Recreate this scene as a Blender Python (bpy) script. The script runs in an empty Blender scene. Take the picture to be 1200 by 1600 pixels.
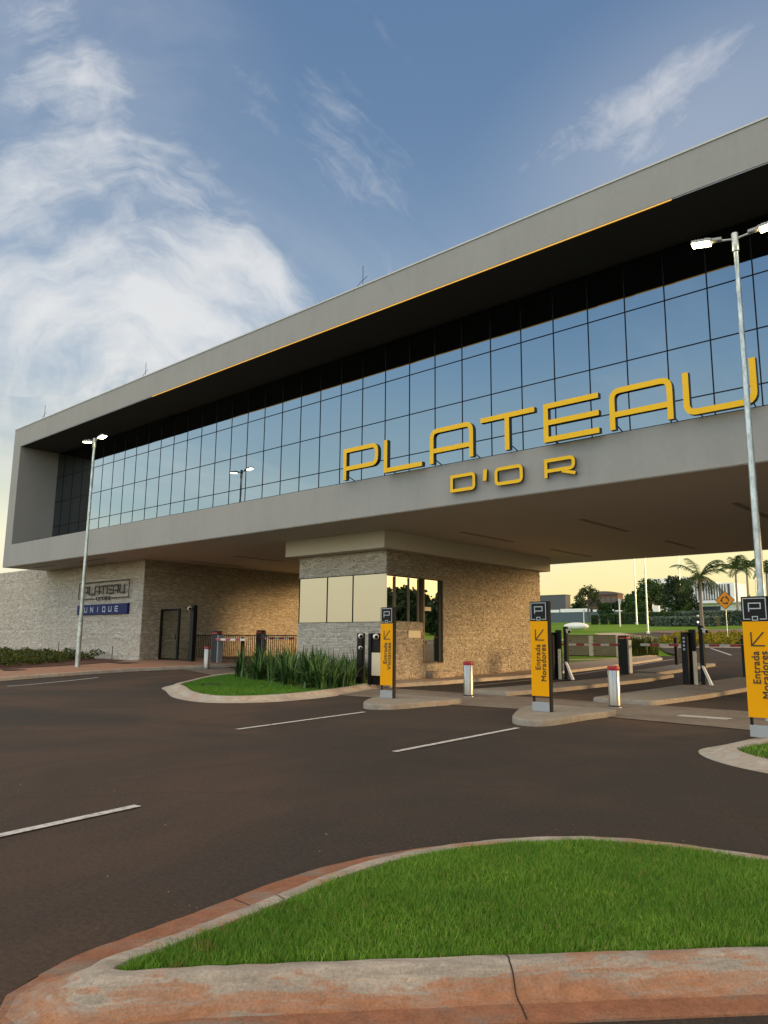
import bpy, bmesh, math, random
import numpy as np
from mathutils import Matrix, Vector
R = math.radians
S = bpy.context.scene
COL = S.collection

# ------------------------------------------------------------------ camera
cam_d = bpy.data.cameras.new('camera'); cam = bpy.data.objects.new('camera', cam_d); COL.objects.link(cam)
rt = Vector((0.744999389906064, 0.6669925360549267, 0.00984204687094384))
dn = Vector((-0.10584053227209785, 0.13276052653223547, -0.9854808087036717))
fw = Vector((-0.6586149791554635, 0.7331409137689022, 0.16950135630769309))
cam.matrix_world = Matrix(((rt.x, -dn.x, -fw.x, 0), (rt.y, -dn.y, -fw.y, 0), (rt.z, -dn.z, -fw.z, 1.6), (0, 0, 0, 1)))
cam_d.sensor_fit = 'VERTICAL'; cam_d.sensor_height = 24; cam_d.lens = 24 * 1185.17 / 1600
cam_d.clip_start = .05; cam_d.clip_end = 3000
S.camera = cam
S.view_settings.view_transform = 'Standard'; S.view_settings.look = 'None'
S.view_settings.exposure = 0.0; S.view_settings.gamma = 1
S.cycles.max_bounces = 8

# ------------------------------------------------------------------ world: nishita + low sun glow + cirrus
SUN_EL, SUN_AZ = R(8), R(62)          # azimuth from +Y towards +X
W = bpy.data.worlds.new('World'); S.world = W; W.use_nodes = True
wn, wl = W.node_tree.nodes, W.node_tree.links
wn.clear()
def N(t, **k):
    n = wn.new(t)
    for a, b in k.items(): setattr(n, a, b)
    return n
def wm(op, a, b=None, c=None, clamp=False):
    n = N('ShaderNodeMath', operation=op); n.use_clamp = clamp
    for i, v in enumerate((a, b, c)):
        if v is None: continue
        if isinstance(v, (int, float)): n.inputs[i].default_value = v
        else: wl.new(v, n.inputs[i])
    return n.outputs[0]
def wv(op, a, b=None):
    n = N('ShaderNodeVectorMath', operation=op)
    for i, v in enumerate((a, b)):
        if v is None: continue
        if isinstance(v, (tuple, list)): n.inputs[i].default_value = v
        else: wl.new(v, n.inputs[i])
    return n.outputs['Value'] if op == 'DOT_PRODUCT' else n.outputs[0]
def wmap(v, a, b, c=0., d=1., smooth=True):
    n = N('ShaderNodeMapRange'); n.interpolation_type = 'SMOOTHSTEP' if smooth else 'LINEAR'
    wl.new(v, n.inputs[0])
    for i, q in enumerate((a, b, c, d)): n.inputs[1 + i].default_value = q
    return n.outputs[0]
def wmix(f, a, b):
    n = N('ShaderNodeMix', data_type='RGBA')
    if isinstance(f, float): n.inputs[0].default_value = f
    else: wl.new(f, n.inputs[0])
    for i, v in ((6, a), (7, b)):
        if isinstance(v, tuple): n.inputs[i].default_value = v + (1,)
        else: wl.new(v, n.inputs[i])
    return n.outputs[2]
tc = N('ShaderNodeTexCoord'); D = tc.outputs['Generated']
sep = N('ShaderNodeSeparateXYZ'); wl.new(D, sep.inputs[0]); DZ = sep.outputs[2]
sky = N('ShaderNodeTexSky', sky_type='NISHITA'); sky.sun_disc = False
sky.sun_elevation = SUN_EL; sky.sun_rotation = SUN_AZ; sky.air_density = 1.3; sky.dust_density = 2.0; sky.ozone_density = 2
nis = N('ShaderNodeVectorMath', operation='SCALE'); wl.new(sky.outputs[0], nis.inputs[0]); nis.inputs[3].default_value = .05
ramp = N('ShaderNodeValToRGB'); wl.new(DZ, ramp.inputs[0])
cr = ramp.color_ramp
stops = [(0, (.80, .60, .24)), (.045, (.86, .70, .33)), (.11, (.86, .78, .42)), (.17, (.52, .55, .44)), (.24, (.30, .38, .43)),
         (.34, (.195, .30, .43)), (.50, (.125, .21, .345)), (.70, (.095, .165, .30)), (.82, (.34, .33, .34)), (1, (.66, .58, .48))]  # overhead stops, out of view, raised to light the ground
while len(cr.elements) < len(stops): cr.elements.new(.5)
for e, (p_, c_) in zip(cr.elements, stops): e.position = p_; e.color = c_ + (1,)
# brighter and warmer towards the sun, paler towards the west end of the building
sd = (math.sin(SUN_AZ), math.cos(SUN_AZ), 0.12)
glow = wmap(wv('DOT_PRODUCT', D, sd), .15, 1.0)
lowm = wmap(DZ, .02, .38, 1, 0)
g2 = wm('MULTIPLY', glow, lowm)
base = wmix(wm('MULTIPLY', g2, .85), ramp.outputs[0], (1.9, 1.35, .55))
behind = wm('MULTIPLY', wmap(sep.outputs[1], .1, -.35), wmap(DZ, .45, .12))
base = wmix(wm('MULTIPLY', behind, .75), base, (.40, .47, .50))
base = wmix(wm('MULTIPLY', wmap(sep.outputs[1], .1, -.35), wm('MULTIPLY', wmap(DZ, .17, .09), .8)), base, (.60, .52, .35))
base = wmix(wm('MULTIPLY', wmap(sep.outputs[1], .15, -.2), wmap(DZ, .46, .60)), base, (.74, .62, .47))  # upper sky behind the viewer made warm and bright to light the front
east = wm('MULTIPLY', wmap(wv('DOT_PRODUCT', D, (-.93, .36, .05)), .78, 1.0), wmap(DZ, .03, .3, 1, 0))
base = wmix(wm('MULTIPLY', east, .65), base, (.84, .80, .70))
addn = N('ShaderNodeMix', data_type='RGBA', blend_type='ADD'); addn.inputs[0].default_value = .55
wl.new(base, addn.inputs[6]); wl.new(nis.outputs[0], addn.inputs[7])
base = addn.outputs[2]

def frame(c):
    c = Vector(c).normalized(); e1 = c.cross(Vector((0, 0, 1))).normalized(); e2 = e1.cross(c).normalized()
    return c, e1, e2
def tangent(c):
    """gnomonic coordinates round direction c (x right, y up)"""
    c, e1, e2 = frame(c)
    d = wv('DOT_PRODUCT', D, tuple(c)); front = wmap(d, .05, .2)
    dd = wm('MAXIMUM', d, .05)
    return wm('DIVIDE', wv('DOT_PRODUCT', D, tuple(e1)), dd), wm('DIVIDE', wv('DOT_PRODUCT', D, tuple(e2)), dd), front
def comb(x, y, z=0.):
    n = N('ShaderNodeCombineXYZ')
    for i, v in enumerate((x, y, z)):
        if isinstance(v, (int, float)): n.inputs[i].default_value = v
        else: wl.new(v, n.inputs[i])
    return n.outputs[0]
def wnoise(vec, scale, detail=8, rough=.6, dist=0., lac=2.):
    n = N('ShaderNodeTexNoise'); wl.new(vec, n.inputs['Vector']); n.inputs['Scale'].default_value = scale
    n.inputs['Detail'].default_value = detail; n.inputs['Roughness'].default_value = rough
    n.inputs['Distortion'].default_value = dist; n.inputs['Lacunarity'].default_value = lac
    return n.outputs['Fac']
def blob(x, y, cx, cy, rx, ry, rot, soft=1.0):
    """soft elliptical mask in tangent coordinates"""
    c, s = math.cos(rot), math.sin(rot)
    dx, dy = wm('SUBTRACT', x, cx), wm('SUBTRACT', y, cy)
    u = wm('DIVIDE', wm('ADD', wm('MULTIPLY', dx, c), wm('MULTIPLY', dy, s)), rx)
    v = wm('DIVIDE', wm('SUBTRACT', wm('MULTIPLY', dy, c), wm('MULTIPLY', dx, s)), ry)
    r = wm('SQRT', wm('ADD', wm('MULTIPLY', u, u), wm('MULTIPLY', v, v)))
    return wmap(r, 1 + .0, 1 - soft)
def mx(*a):
    o = a[0]
    for b in a[1:]: o = wm('MAXIMUM', o, b)
    return o
CENTER = (-.829, .449, .333)
tx, ty, front = tangent(CENTER)
# warp
wc = comb(tx, ty)
w1 = wm('SUBTRACT', wnoise(wc, 3.1, 4), .5); w2 = wm('SUBTRACT', wnoise(wv('ADD', wc, (7.3, 2.1, 0)), 3.1, 4), .5)
wx = wm('ADD', tx, wm('MULTIPLY', w1, .16)); wy = wm('ADD', ty, wm('MULTIPLY', w2, .16))
# swirl round a point: polar streaks
sx, sy = wm('SUBTRACT', wx, 0.03), wm('SUBTRACT', wy, -.06)
rad = wm('SQRT', wm('ADD', wm('MULTIPLY', sx, sx), wm('MULTIPLY', sy, sy)))
ang = wm('ARCTAN2', sy, sx)
streak = wnoise(comb(wm('MULTIPLY', rad, 15.), wm('MULTIPLY', ang, .9)), 1.5, 10, .60, .35)
fluff = wnoise(comb(wx, wy), 6.5, 10, .60, .5)
fine = wnoise(comb(wm('MULTIPLY', wx, 1.), wm('MULTIPLY', wy, 1.6), 3.3), 22, 10, .66, 1.2)
tex = wm('ADD', wm('ADD', wm('MULTIPLY', streak, .80), wm('MULTIPLY', fluff, .55)), wm('MULTIPLY', fine, .22)); tex = wm('SUBTRACT', tex, .26)
CLOUD_BLOBS = []
for (cx, cy, rx, ry, rot, st) in [(.03, .075, .27, .19, R(-18), 1.12), (-.10, .05, .20, .14, 0, 1.1), (-.085, .30, .12, .22, R(10), 1.08),
                                  (-.12, .18, .20, .15, 0, 1.02), (-.03, -.05, .24, .08, 0, .98), (.06, .23, .18, .09, R(-15), .82),
                                  (.25, .28, .15, .10, R(-50), .50), (.30, .17, .12, .07, 0, .48), (.10, .34, .12, .08, R(-35), .50)]:
    CLOUD_BLOBS.append(wm('MULTIPLY', blob(tx, ty, cx, cy, rx * 1.5, ry * 1.5, rot), st))
mask = wm('MULTIPLY', mx(*CLOUD_BLOBS), front)
def arc(r0, w, bx, by, brx, bry):
    return wm('MULTIPLY', wm('MULTIPLY', wmap(wm('ABSOLUTE', wm('SUBTRACT', rad, r0)), w, 0), blob(tx, ty, bx, by, brx, bry, 0)), front)
ring = arc(.225, .055, .165, .165, .16, .15); ring2 = arc(.135, .035, .08, .13, .14, .13)
core = wm('MULTIPLY', blob(tx, ty, .03, .05, .24, .15, R(-25)), front)
v1 = wm('ADD', wm('ADD', tex, wm('MULTIPLY', mask, .52)), -.52)
v1 = wm('ADD', v1, wm('ADD', wm('ADD', wm('MULTIPLY', ring, .40), wm('MULTIPLY', ring2, .30)), wm('MULTIPLY', core, .18)))
veil = wm('MULTIPLY', mx(blob(tx, ty, -.02, .10, .48, .34, R(-25)), wm('MULTIPLY', blob(tx, ty, -.12, .30, .34, .34, 0), .9)), front)
veil = wm('MULTIPLY', veil, wmap(wm('ADD', fluff, wm('MULTIPLY', streak, .5)), .45, 1.0, .35, 1.0))
a1 = wm('MAXIMUM', wmap(v1, .20, .84), wm('MULTIPLY', veil, .36))
# streak over the roof on the right
tx2, ty2, front2 = tangent((-.3207, .7379, .5939))
c_, s_ = math.cos(R(27)), math.sin(R(27))
wx2, wy2 = wm('ADD', tx2, wm('MULTIPLY', w1, .09)), wm('ADD', ty2, wm('MULTIPLY', w2, .09))
ux = wm('ADD', wm('MULTIPLY', wx2, c_), wm('MULTIPLY', wy2, s_)); uy = wm('SUBTRACT', wm('MULTIPLY', wy2, c_), wm('MULTIPLY', wx2, s_))
st2 = wnoise(comb(wm('MULTIPLY', ux, 2.2), wm('MULTIPLY', uy, 8.)), 2.6, 10, .62, .5)
fl2 = wnoise(comb(ux, uy, 4.), 14, 10, .68, .9)
tex2 = wm('ADD', wm('MULTIPLY', st2, .6), wm('MULTIPLY', fl2, .45))
m2 = wm('MULTIPLY', mx(blob(tx2, ty2, .035, .005, .30, .085, R(24)), wm('MULTIPLY', blob(tx2, ty2, .03, -.045, .2, .12, R(10)), .8),
                       wm('MULTIPLY', blob(tx2, ty2, .2, -.02, .22, .16, R(20)), .7)), front2)
a2 = wm('MAXIMUM', wmap(wm('ADD', wm('ADD', tex2, wm('MULTIPLY', m2, .6)), -.58), .18, .80), wm('MULTIPLY', wm('MULTIPLY', blob(tx2, ty2, .08, -.05, .36, .20, R(22)), front2), .34))
# thin layers low in the sky all round
pl = wm('ADD', wm('MAXIMUM', DZ, 0.), .12)
lowc = wnoise(comb(wm('DIVIDE', sep.outputs[0], pl), wm('MULTIPLY', wm('DIVIDE', sep.outputs[1], pl), .45)), .9, 9, .6, .4)
a3 = wm('MULTIPLY', wmap(lowc, .45, .75), wm('MULTIPLY', wmap(DZ, .04, .14), wmap(DZ, .62, .22)))
gen = wnoise(comb(wm('DIVIDE', sep.outputs[0], pl), wm('DIVIDE', sep.outputs[1], pl), 8.), .8, 9, .6, .6)
a4 = wm('MULTIPLY', wmap(gen, .5, .8), .22)
ccol = wmix(wmap(DZ, .12, .42), (.78, .76, .68), (.70, .71, .72))
fin = wmix(wm('MULTIPLY', a4, 1.), base, ccol)
fin = wmix(wm('MULTIPLY', a3, .6), fin, ccol)
fin = wmix(wm('MULTIPLY', a1, .94), fin, ccol)
fin = wmix(wm('MULTIPLY', a2, .85), fin, (.66, .665, .69))
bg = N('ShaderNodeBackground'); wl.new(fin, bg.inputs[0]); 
# sky half behind the viewer is boosted, out of frame, to light facade and ground
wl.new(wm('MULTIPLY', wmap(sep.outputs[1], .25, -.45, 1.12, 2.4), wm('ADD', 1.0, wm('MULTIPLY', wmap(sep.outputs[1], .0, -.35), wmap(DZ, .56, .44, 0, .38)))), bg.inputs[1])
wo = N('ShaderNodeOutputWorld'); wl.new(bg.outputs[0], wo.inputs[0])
try: W.cycles.sampling_method = 'MANUAL'; W.cycles.sample_map_resolution = 512
except Exception: pass

sd_ = bpy.data.lights.new('sun', 'SUN'); so = bpy.data.objects.new('sun', sd_); COL.objects.link(so)
sd_.energy = 4.2; sd_.angle = R(10); sd_.color = (1, .64, .30)
to_sun = Vector((math.sin(SUN_AZ) * math.cos(SUN_EL), math.cos(SUN_AZ) * math.cos(SUN_EL), math.sin(SUN_EL)))
so.rotation_euler = to_sun.to_track_quat('Z', 'Y').to_euler()

# ------------------------------------------------------------------ helpers
rnd = random.Random(11)
def zt(x, y):
    """height of the terrain"""
    z = float(np.interp(y, [-50, 24, 31, 34, 38.5, 43.4, 48, 60, 80, 120, 200, 600], [0, 0, .1, .22, .38, .61, .8, 1.4, 2.5, 4.6, 8, 20]))
    s = min(max((-x - 22) / 14, 0), 1); s = s * s * (3 - 2 * s) * .5
    g = min(max((y - 12) / 14, 0), 1); w = min(max((50 - y) / 20, 0), 1)
    return z + s * g * w

class MB:
    def __init__(s): s.v = []; s.f = []; s.c = None
    def quad(s, a, b, c, d):
        n = len(s.v); s.v += [a, b, c, d]; s.f.append((n, n + 1, n + 2, n + 3))
    def poly(s, pts):
        n = len(s.v); s.v += list(pts); s.f.append(tuple(range(n, n + len(pts))))
    def box(s, x0, x1, y0, y1, z0, z1):
        n = len(s.v)
        s.v += [(x0, y0, z0), (x1, y0, z0), (x1, y1, z0), (x0, y1, z0), (x0, y0, z1), (x1, y0, z1), (x1, y1, z1), (x0, y1, z1)]
        s.f += [tuple(n + i for i in q) for q in ((3, 2, 1, 0), (4, 5, 6, 7), (0, 1, 5, 4), (1, 2, 6, 5), (2, 3, 7, 6), (3, 0, 4, 7))]
        return s
    def cbox(s, x0, x1, y0, y1, z0, z1, b=.01):
        """box with chamfered edges"""
        bm = bmesh.new(); bmesh.ops.create_cube(bm, size=1)
        for v in bm.verts: v.co = Vector(((x0 + x1) / 2 + v.co.x * (x1 - x0), (y0 + y1) / 2 + v.co.y * (y1 - y0), (z0 + z1) / 2 + v.co.z * (z1 - z0)))
        bmesh.ops.bevel(bm, geom=bm.edges[:], offset=b, segments=2, affect='EDGES', profile=.5)
        s.add_bm(bm); bm.free(); return s
    def add_bm(s, bm):
        n = len(s.v); bm.verts.ensure_lookup_table(); bm.verts.index_update()
        s.v += [tuple(v.co) for v in bm.verts]; s.f += [tuple(n + v.index for v in f.verts) for f in bm.faces]
    def tube(s, pts, rad, n=10, cap=True):
        pts = [Vector(p) for p in pts]; rs = rad if isinstance(rad, (list, tuple)) else [rad] * len(pts)
        up = None; rings = []
        for i, p in enumerate(pts):
            d = (pts[min(i + 1, len(pts) - 1)] - pts[max(i - 1, 0)]).normalized()
            a = d.orthogonal() if up is None else (up - d * up.dot(d))
            a = a.normalized(); up = a; b = d.cross(a)
            k = len(s.v)
            s.v += [tuple(p + (a * math.cos(2 * math.pi * j / n) + b * math.sin(2 * math.pi * j / n)) * rs[i]) for j in range(n)]
            rings.append(k)
        for r0, r1 in zip(rings, rings[1:]):
            for j in range(n): s.f.append((r0 + j, r0 + (j + 1) % n, r1 + (j + 1) % n, r1 + j))
        if cap:
            s.f.append(tuple(rings[0] + j for j in reversed(range(n)))); s.f.append(tuple(rings[-1] + j for j in range(n)))
        return s
    def lathe(s, prof, c=(0, 0, 0), n=20):
        k = len(s.v)
        for r_, z in prof: s.v += [(c[0] + r_ * math.cos(2 * math.pi * j / n), c[1] + r_ * math.sin(2 * math.pi * j / n), c[2] + z) for j in range(n)]
        for i in range(len(prof) - 1):
            for j in range(n): s.f.append((k + i * n + j, k + i * n + (j + 1) % n, k + (i + 1) * n + (j + 1) % n, k + (i + 1) * n + j))
        s.f.append(tuple(k + j for j in reversed(range(n)))); s.f.append(tuple(k + (len(prof) - 1) * n + j for j in range(n)))
        return s
    def ball(s, c, r, n=12, sc=(1, 1, 1)):
        prof = [(math.sin(math.pi * i / n) * 1, -math.cos(math.pi * i / n)) for i in range(n + 1)]
        k = len(s.v); m = n * 2
        for a, z in prof: s.v += [(c[0] + r * sc[0] * max(a, 1e-4) * math.cos(2 * math.pi * j / m), c[1] + r * sc[1] * max(a, 1e-4) * math.sin(2 * math.pi * j / m), c[2] + r * sc[2] * z) for j in range(m)]
        for i in range(n):
            for j in range(m): s.f.append((k + i * m + j, k + i * m + (j + 1) % m, k + (i + 1) * m + (j + 1) % m, k + (i + 1) * m + j))
        return s
    def build(s, name, mat, parent=None, smooth=False, cols=None):
        me = bpy.data.meshes.new(name); me.from_pydata([tuple(v) for v in s.v], [], s.f)
        if cols is not None:
            at = me.attributes.new('tint', 'FLOAT', 'FACE'); at.data.foreach_set('value', cols)
        me.materials.append(mat)
        if smooth:
            me.polygons.foreach_set('use_smooth', [True] * len(me.polygons))
            try: me.set_sharp_from_angle(angle=R(40))
            except Exception: pass
        me.update()
        o = bpy.data.objects.new(name, me); COL.objects.link(o)
        if parent is not None: o.parent = parent
        return o
def tag(o, label=None, cat=None, group=None, kind=None):
    for k, v in (('label', label), ('category', cat), ('group', group), ('kind', kind)):
        if v: o[k] = v
    return o
def thing(name, label, cat, loc=(0, 0, 0), rz=0, group=None):
    o = bpy.data.objects.new(name, None); COL.objects.link(o); o.location = loc; o.rotation_euler = (0, 0, rz)
    o.empty_display_size = .2
    return tag(o, label, cat, group)
def copy_tree(o, parent=None):
    c = o.copy(); COL.objects.link(c)
    if parent is not None: c.parent = parent
    for ch in list(o.children):
        if ch is not c: copy_tree(ch, c)
    return c
def lmake(label, loc, rz, src, group=None):
    c = copy_tree(src); c.location = loc; c.rotation_euler = (0, 0, rz); c['label'] = label
    return c

# ------------------------------------------------------------------ materials
def M_(name, col=(.5, .5, .5), rough=.6, metal=0., spec=.5, emit=None, es=1.):
    m = bpy.data.materials.new(name); m.use_nodes = True; b = m.node_tree.nodes['Principled BSDF']
    b.inputs['Base Color'].default_value = tuple(col) + (1,); b.inputs['Roughness'].default_value = rough
    b.inputs['Metallic'].default_value = metal; b.inputs['Specular IOR Level'].default_value = spec
    if emit: b.inputs['Emission Color'].default_value = tuple(emit) + (1,); b.inputs['Emission Strength'].default_value = es
    return m
class NT:
    """small wrapper to write node trees"""
    def __init__(s, m): s.t = m.node_tree; s.n = s.t.nodes; s.l = s.t.links; s.b = s.n['Principled BSDF']; s.co = s.n.new('ShaderNodeTexCoord').outputs['Object']
    def noise(s, scale, detail=6, rough=.6, dist=0., vec=None, sc=None):
        n = s.n.new('ShaderNodeTexNoise'); n.inputs['Scale'].default_value = scale; n.inputs['Detail'].default_value = detail
        n.inputs['Roughness'].default_value = rough; n.inputs['Distortion'].default_value = dist
        v = vec or s.co
        if sc:
            mp = s.n.new('ShaderNodeMapping'); s.l.new(v, mp.inputs[0]); mp.inputs['Scale'].default_value = sc; v = mp.outputs[0]
        s.l.new(v, n.inputs['Vector']); return n.outputs['Fac']
    def ramp(s, f, stops):
        r_ = s.n.new('ShaderNodeValToRGB'); s.l.new(f, r_.inputs[0]); e = r_.color_ramp.elements
        while len(e) < len(stops): e.new(.5)
        for q, (p, c) in zip(e, stops): q.position = p; q.color = ((c,) * 3 if isinstance(c, (int, float)) else tuple(c)) + (1,)
        return r_.outputs[0]
    def mix(s, f, a, b, mode='MIX'):
        n = s.n.new('ShaderNodeMix'); n.data_type = 'RGBA'; n.blend_type = mode
        for i, v in ((0, f), (6, a), (7, b)):
            if isinstance(v, float): n.inputs[i].default_value = v
            elif isinstance(v, tuple): n.inputs[i].default_value = v + (1,)
            else: s.l.new(v, n.inputs[i])
        return n.outputs[2]
    def math(s, op, a, b=None):
        n = s.n.new('ShaderNodeMath'); n.operation = op
        for i, v in enumerate((a, b)):
            if isinstance(v, (int, float)): n.inputs[i].default_value = v
            elif v is not None: s.l.new(v, n.inputs[i])
        return n.outputs[0]
    def bump(s, h, strength=.3, dist=.02):
        n = s.n.new('ShaderNodeBump'); s.l.new(h, n.inputs['Height']); n.inputs['Strength'].default_value = strength; n.inputs['Distance'].default_value = dist
        s.l.new(n.outputs[0], s.b.inputs['Normal'])
    def color(s, c): s.l.new(c, s.b.inputs['Base Color'])
    def rough(s, c): s.l.new(c, s.b.inputs['Roughness'])
    def attr(s, name):
        n = s.n.new('ShaderNodeAttribute'); n.attribute_name = name; return n.outputs['Fac']
    def island(s): return s.n.new('ShaderNodeNewGeometry').outputs['Random Per Island']
    def sepz(s, i=2):
        n = s.n.new('ShaderNodeSeparateXYZ'); s.l.new(s.co, n.inputs[0]); return n.outputs[i]

def stucco(name, col, var=.06):
    m = M_(name, col, .85, spec=.2); t = NT(m)
    n1 = t.noise(.35, 5, .6); n2 = t.noise(1.6, 8, .7, sc=(1, 1, .15)); n3 = t.noise(70, 3, .6); n4 = t.noise(6, 6, .65)
    f = t.math('ADD', t.math('ADD', t.math('MULTIPLY', n1, .4), t.math('MULTIPLY', n2, .35)), t.math('MULTIPLY', n4, .25))
    c = t.ramp(f, [(.3, tuple(k * (1 - var * 1.6) for k in col)), (.5, col), (.72, tuple(min(1, k * (1 + var)) for k in col))])
    t.color(c); t.bump(t.math('ADD', n3, t.math('MULTIPLY', n4, 1.2)), .25, .004); return m
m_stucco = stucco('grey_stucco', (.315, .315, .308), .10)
m_side = stucco('grey_stucco_shaded', (.24, .24, .235))  # darker copy of the grey stucco, shade of the deep recess put into its colour
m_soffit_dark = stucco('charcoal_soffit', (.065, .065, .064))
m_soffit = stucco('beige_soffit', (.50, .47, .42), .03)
m_fascia = stucco('cream_stucco', (.60, .57, .49), .03)
m_white = M_('white_paint', (.75, .75, .73), .55)
m_black = M_('black_metal', (.007, .007, .008), .5, spec=.2)
m_dark = M_('charcoal_metal', (.022, .026, .028), .55, spec=.25)
m_mull = M_('dark_mullion', (.004, .005, .008), .6, spec=.15)
def glassy(name, col, rough=.0, w=.0):
    m = M_(name, col, rough, 1.0); t = NT(m)
    t.bump(t.noise(.55, 2, .5), w, .05); return m
m_glass = glassy('mirror_glass', (.172, .208, .232), .008, .02)
m_glassd = glassy('tinted_booth_glass', (.78, .76, .70), .01, .02)
m_glassc = glassy('cream_reflecting_glass', (.25, .245, .22), .05, .03)
m_yel = M_('yellow_lettering', (.80, .50, .02), .5, spec=.2); 
t = NT(m_yel); t.color(t.mix(t.noise(3, 4), (.80, .47, .012), (.88, .54, .02)))
m_yel2 = M_('yellow_sign_panel', (.72, .43, .012), .65, spec=.12)
t = NT(m_yel2); t.color(t.mix(t.noise(4, 5, .6, sc=(1, 1, .3)), (.74, .33, .001), (.82, .375, .002)))
m_lside = M_('letter_return', (.03, .035, .03), .45)
m_gal = M_('galvanised_steel', (.45, .50, .50), .42, .75); t = NT(m_gal)
t.color(t.ramp(t.noise(9, 6, .7, sc=(1, 1, .35)), [(.35, (.28, .33, .34)), (.5, (.46, .51, .51)), (.68, (.66, .70, .70))])); t.rough(t.ramp(t.noise(5, 4), [(.3, .32), (.7, .55)]))
m_steel = M_('brushed_steel', (.34, .34, .33), .34, .8); t = NT(m_steel); t.rough(t.ramp(t.noise(30, 4, .6, sc=(3, 3, .1)), [(.3, .22), (.7, .42)]))
m_red = M_('red_band', (.30, .012, .018), .45)
m_redw = M_('barrier_red', (.42, .045, .05), .5)
m_grey = M_('grey_plinth', (.30, .33, .36), .45, .2)
m_cream = M_('cream_panel', (.62, .54, .38), .4)
m_led = M_('led_strip', (.8, .5, .1), .5, emit=(1, .50, .08), es=.75)
m_lamp = M_('lit_lamp', (1, 1, 1), .5, emit=(1, .80, .40), es=30)
m_navy = M_('navy_sign', (.010, .018, .11), .6, spec=.15)
m_lwhite = M_('pale_letter', (.45, .52, .62), .5)
m_brown = M_('dark_letter', (.028, .022, .018), .5, spec=.2)
m_head = M_('headlight', (1, 1, .9), .3, emit=(1, .93, .7), es=3)

def concrete(name, col, stain=(.38, .17, .09), amt=.5, scale=1.2, vgrad=None):
    m = M_(name, col, .85, spec=.25); t = NT(m)
    n1 = t.noise(scale, 8, .65, .4); n2 = t.noise(scale * 7, 8, .7); n3 = t.noise(90, 4, .6); n5 = t.noise(scale * 2.6, 9, .72, .8, sc=(1, 1, 2.5))
    c = t.ramp(n2, [(.3, tuple(k * .78 for k in col)), (.52, col), (.75, tuple(min(1, k * 1.22) for k in col))])
    st = t.ramp(t.math('ADD', t.math('MULTIPLY', n1, .45), t.math('MULTIPLY', n5, .55)), [(.52 - .12 * amt, 0.), (.60, amt)])
    c = t.mix(st, c, stain)
    t.color(c); t.bump(t.math('ADD', t.math('MULTIPLY', n3, .5), n2), .35, .006); return m
m_conc = concrete('pale_concrete', (.27, .25, .215), (.22, .155, .11), .5)
m_conc2 = concrete('apron_concrete', (.20, .175, .145), (.15, .10, .075), .7, .5)
m_kerbfg = M_('stained_kerb_concrete', (.3, .26, .22), .85, spec=.2); t = NT(m_kerbfg)
def soil_stained(t, conc, orange, z0, z1):
    mp = t.n.new('ShaderNodeMapping'); mp.inputs['Rotation'].default_value = (0, 0, R(-48)); t.l.new(t.co, mp.inputs[0]); al = mp.outputs[0]
    k1 = t.noise(1.9, 12, .70, 1.0, vec=al, sc=(.55, 1.5, 4.5)); k2 = t.noise(7, 12, .72, .6, vec=al, sc=(.5, 1.3, 4.0)); k3 = t.noise(75, 8, .72); zz = t.sepz()
    low = t.ramp(zz, [(z0, .085), (z1, 0.)])
    f = t.math('ADD', t.math('ADD', t.math('MULTIPLY', k1, .6), t.math('MULTIPLY', k2, .4)), low)
    c = t.ramp(k2, [(.34, tuple(v * .72 for v in conc)), (.5, conc), (.64, tuple(v * 1.35 for v in conc))])
    o_ = t.ramp(t.noise(14, 8, .7), [(.3, tuple(v * .7 for v in orange)), (.7, tuple(v * 1.2 for v in orange))])
    c = t.mix(t.ramp(f, [(.515, 0.), (.545, .6), (.62, .95)]), c, o_)
    c = t.mix(1.0, c, t.ramp(k3, [(.32, .74), (.5, 1.), (.68, 1.22)]), 'MULTIPLY')
    t.color(c); t.bump(t.math('ADD', k3, t.math('MULTIPLY', k2, 1.5)), .6, .005)
soil_stained(t, (.36, .31, .255), (.36, .165, .085), .03, .12)
m_gutfg = M_('stained_gutter_concrete', (.3, .2, .15), .85, spec=.2); soil_stained(NT(m_gutfg), (.26, .185, .14), (.30, .125, .065), .0, .2)
m_kerbfar = concrete('kerb_concrete', (.42, .39, .34), (.33, .20, .13), .6, .8)
m_gutter = concrete('gutter_concrete', (.25, .15, .105), (.27, .105, .055), .9, 1.4)
m_pave = concrete('terracotta_pavement', (.33, .20, .135), (.36, .16, .09), .7, .6)
m_pave2 = concrete('beige_footpath', (.44, .35, .26), (.42, .28, .18), .5, .5)
m_pavers = concrete('red_block_paving', (.20, .125, .10), (.25, .12, .09), .5, .4)
m_mark = M_('road_paint', (.62, .60, .56), .7); t = NT(m_mark)
t.color(t.ramp(t.noise(14, 8, .75), [(.36, (.20, .17, .15)), (.48, (.56, .54, .50)), (.7, (.68, .66, .62))]))
m_asph = M_('asphalt', (.07, .05, .042), .88, spec=.22); t = NT(m_asph)
g1 = t.noise(.16, 6, .6, .5); g2_ = t.noise(1.1, 8, .7); g3 = t.noise(26, 7, .78); g4 = t.noise(110, 4, .75); g5 = t.noise(.5, 7, .65, .8, sc=(1, .22, 1))
c = t.ramp(g1, [(.36, (.047, .040, .033)), (.50, (.060, .047, .038)), (.60, (.092, .060, .042))])
c = t.mix(t.ramp(g5, [(.48, 0.), (.66, .5)]), c, (.044, .039, .034))
c = t.mix(t.ramp(g2_, [(.46, 0.), (.72, .5)]), c, (.092, .060, .043))
gm = t.math('ADD', t.math('MULTIPLY', g3, .5), t.math('MULTIPLY', g4, .5))
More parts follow.
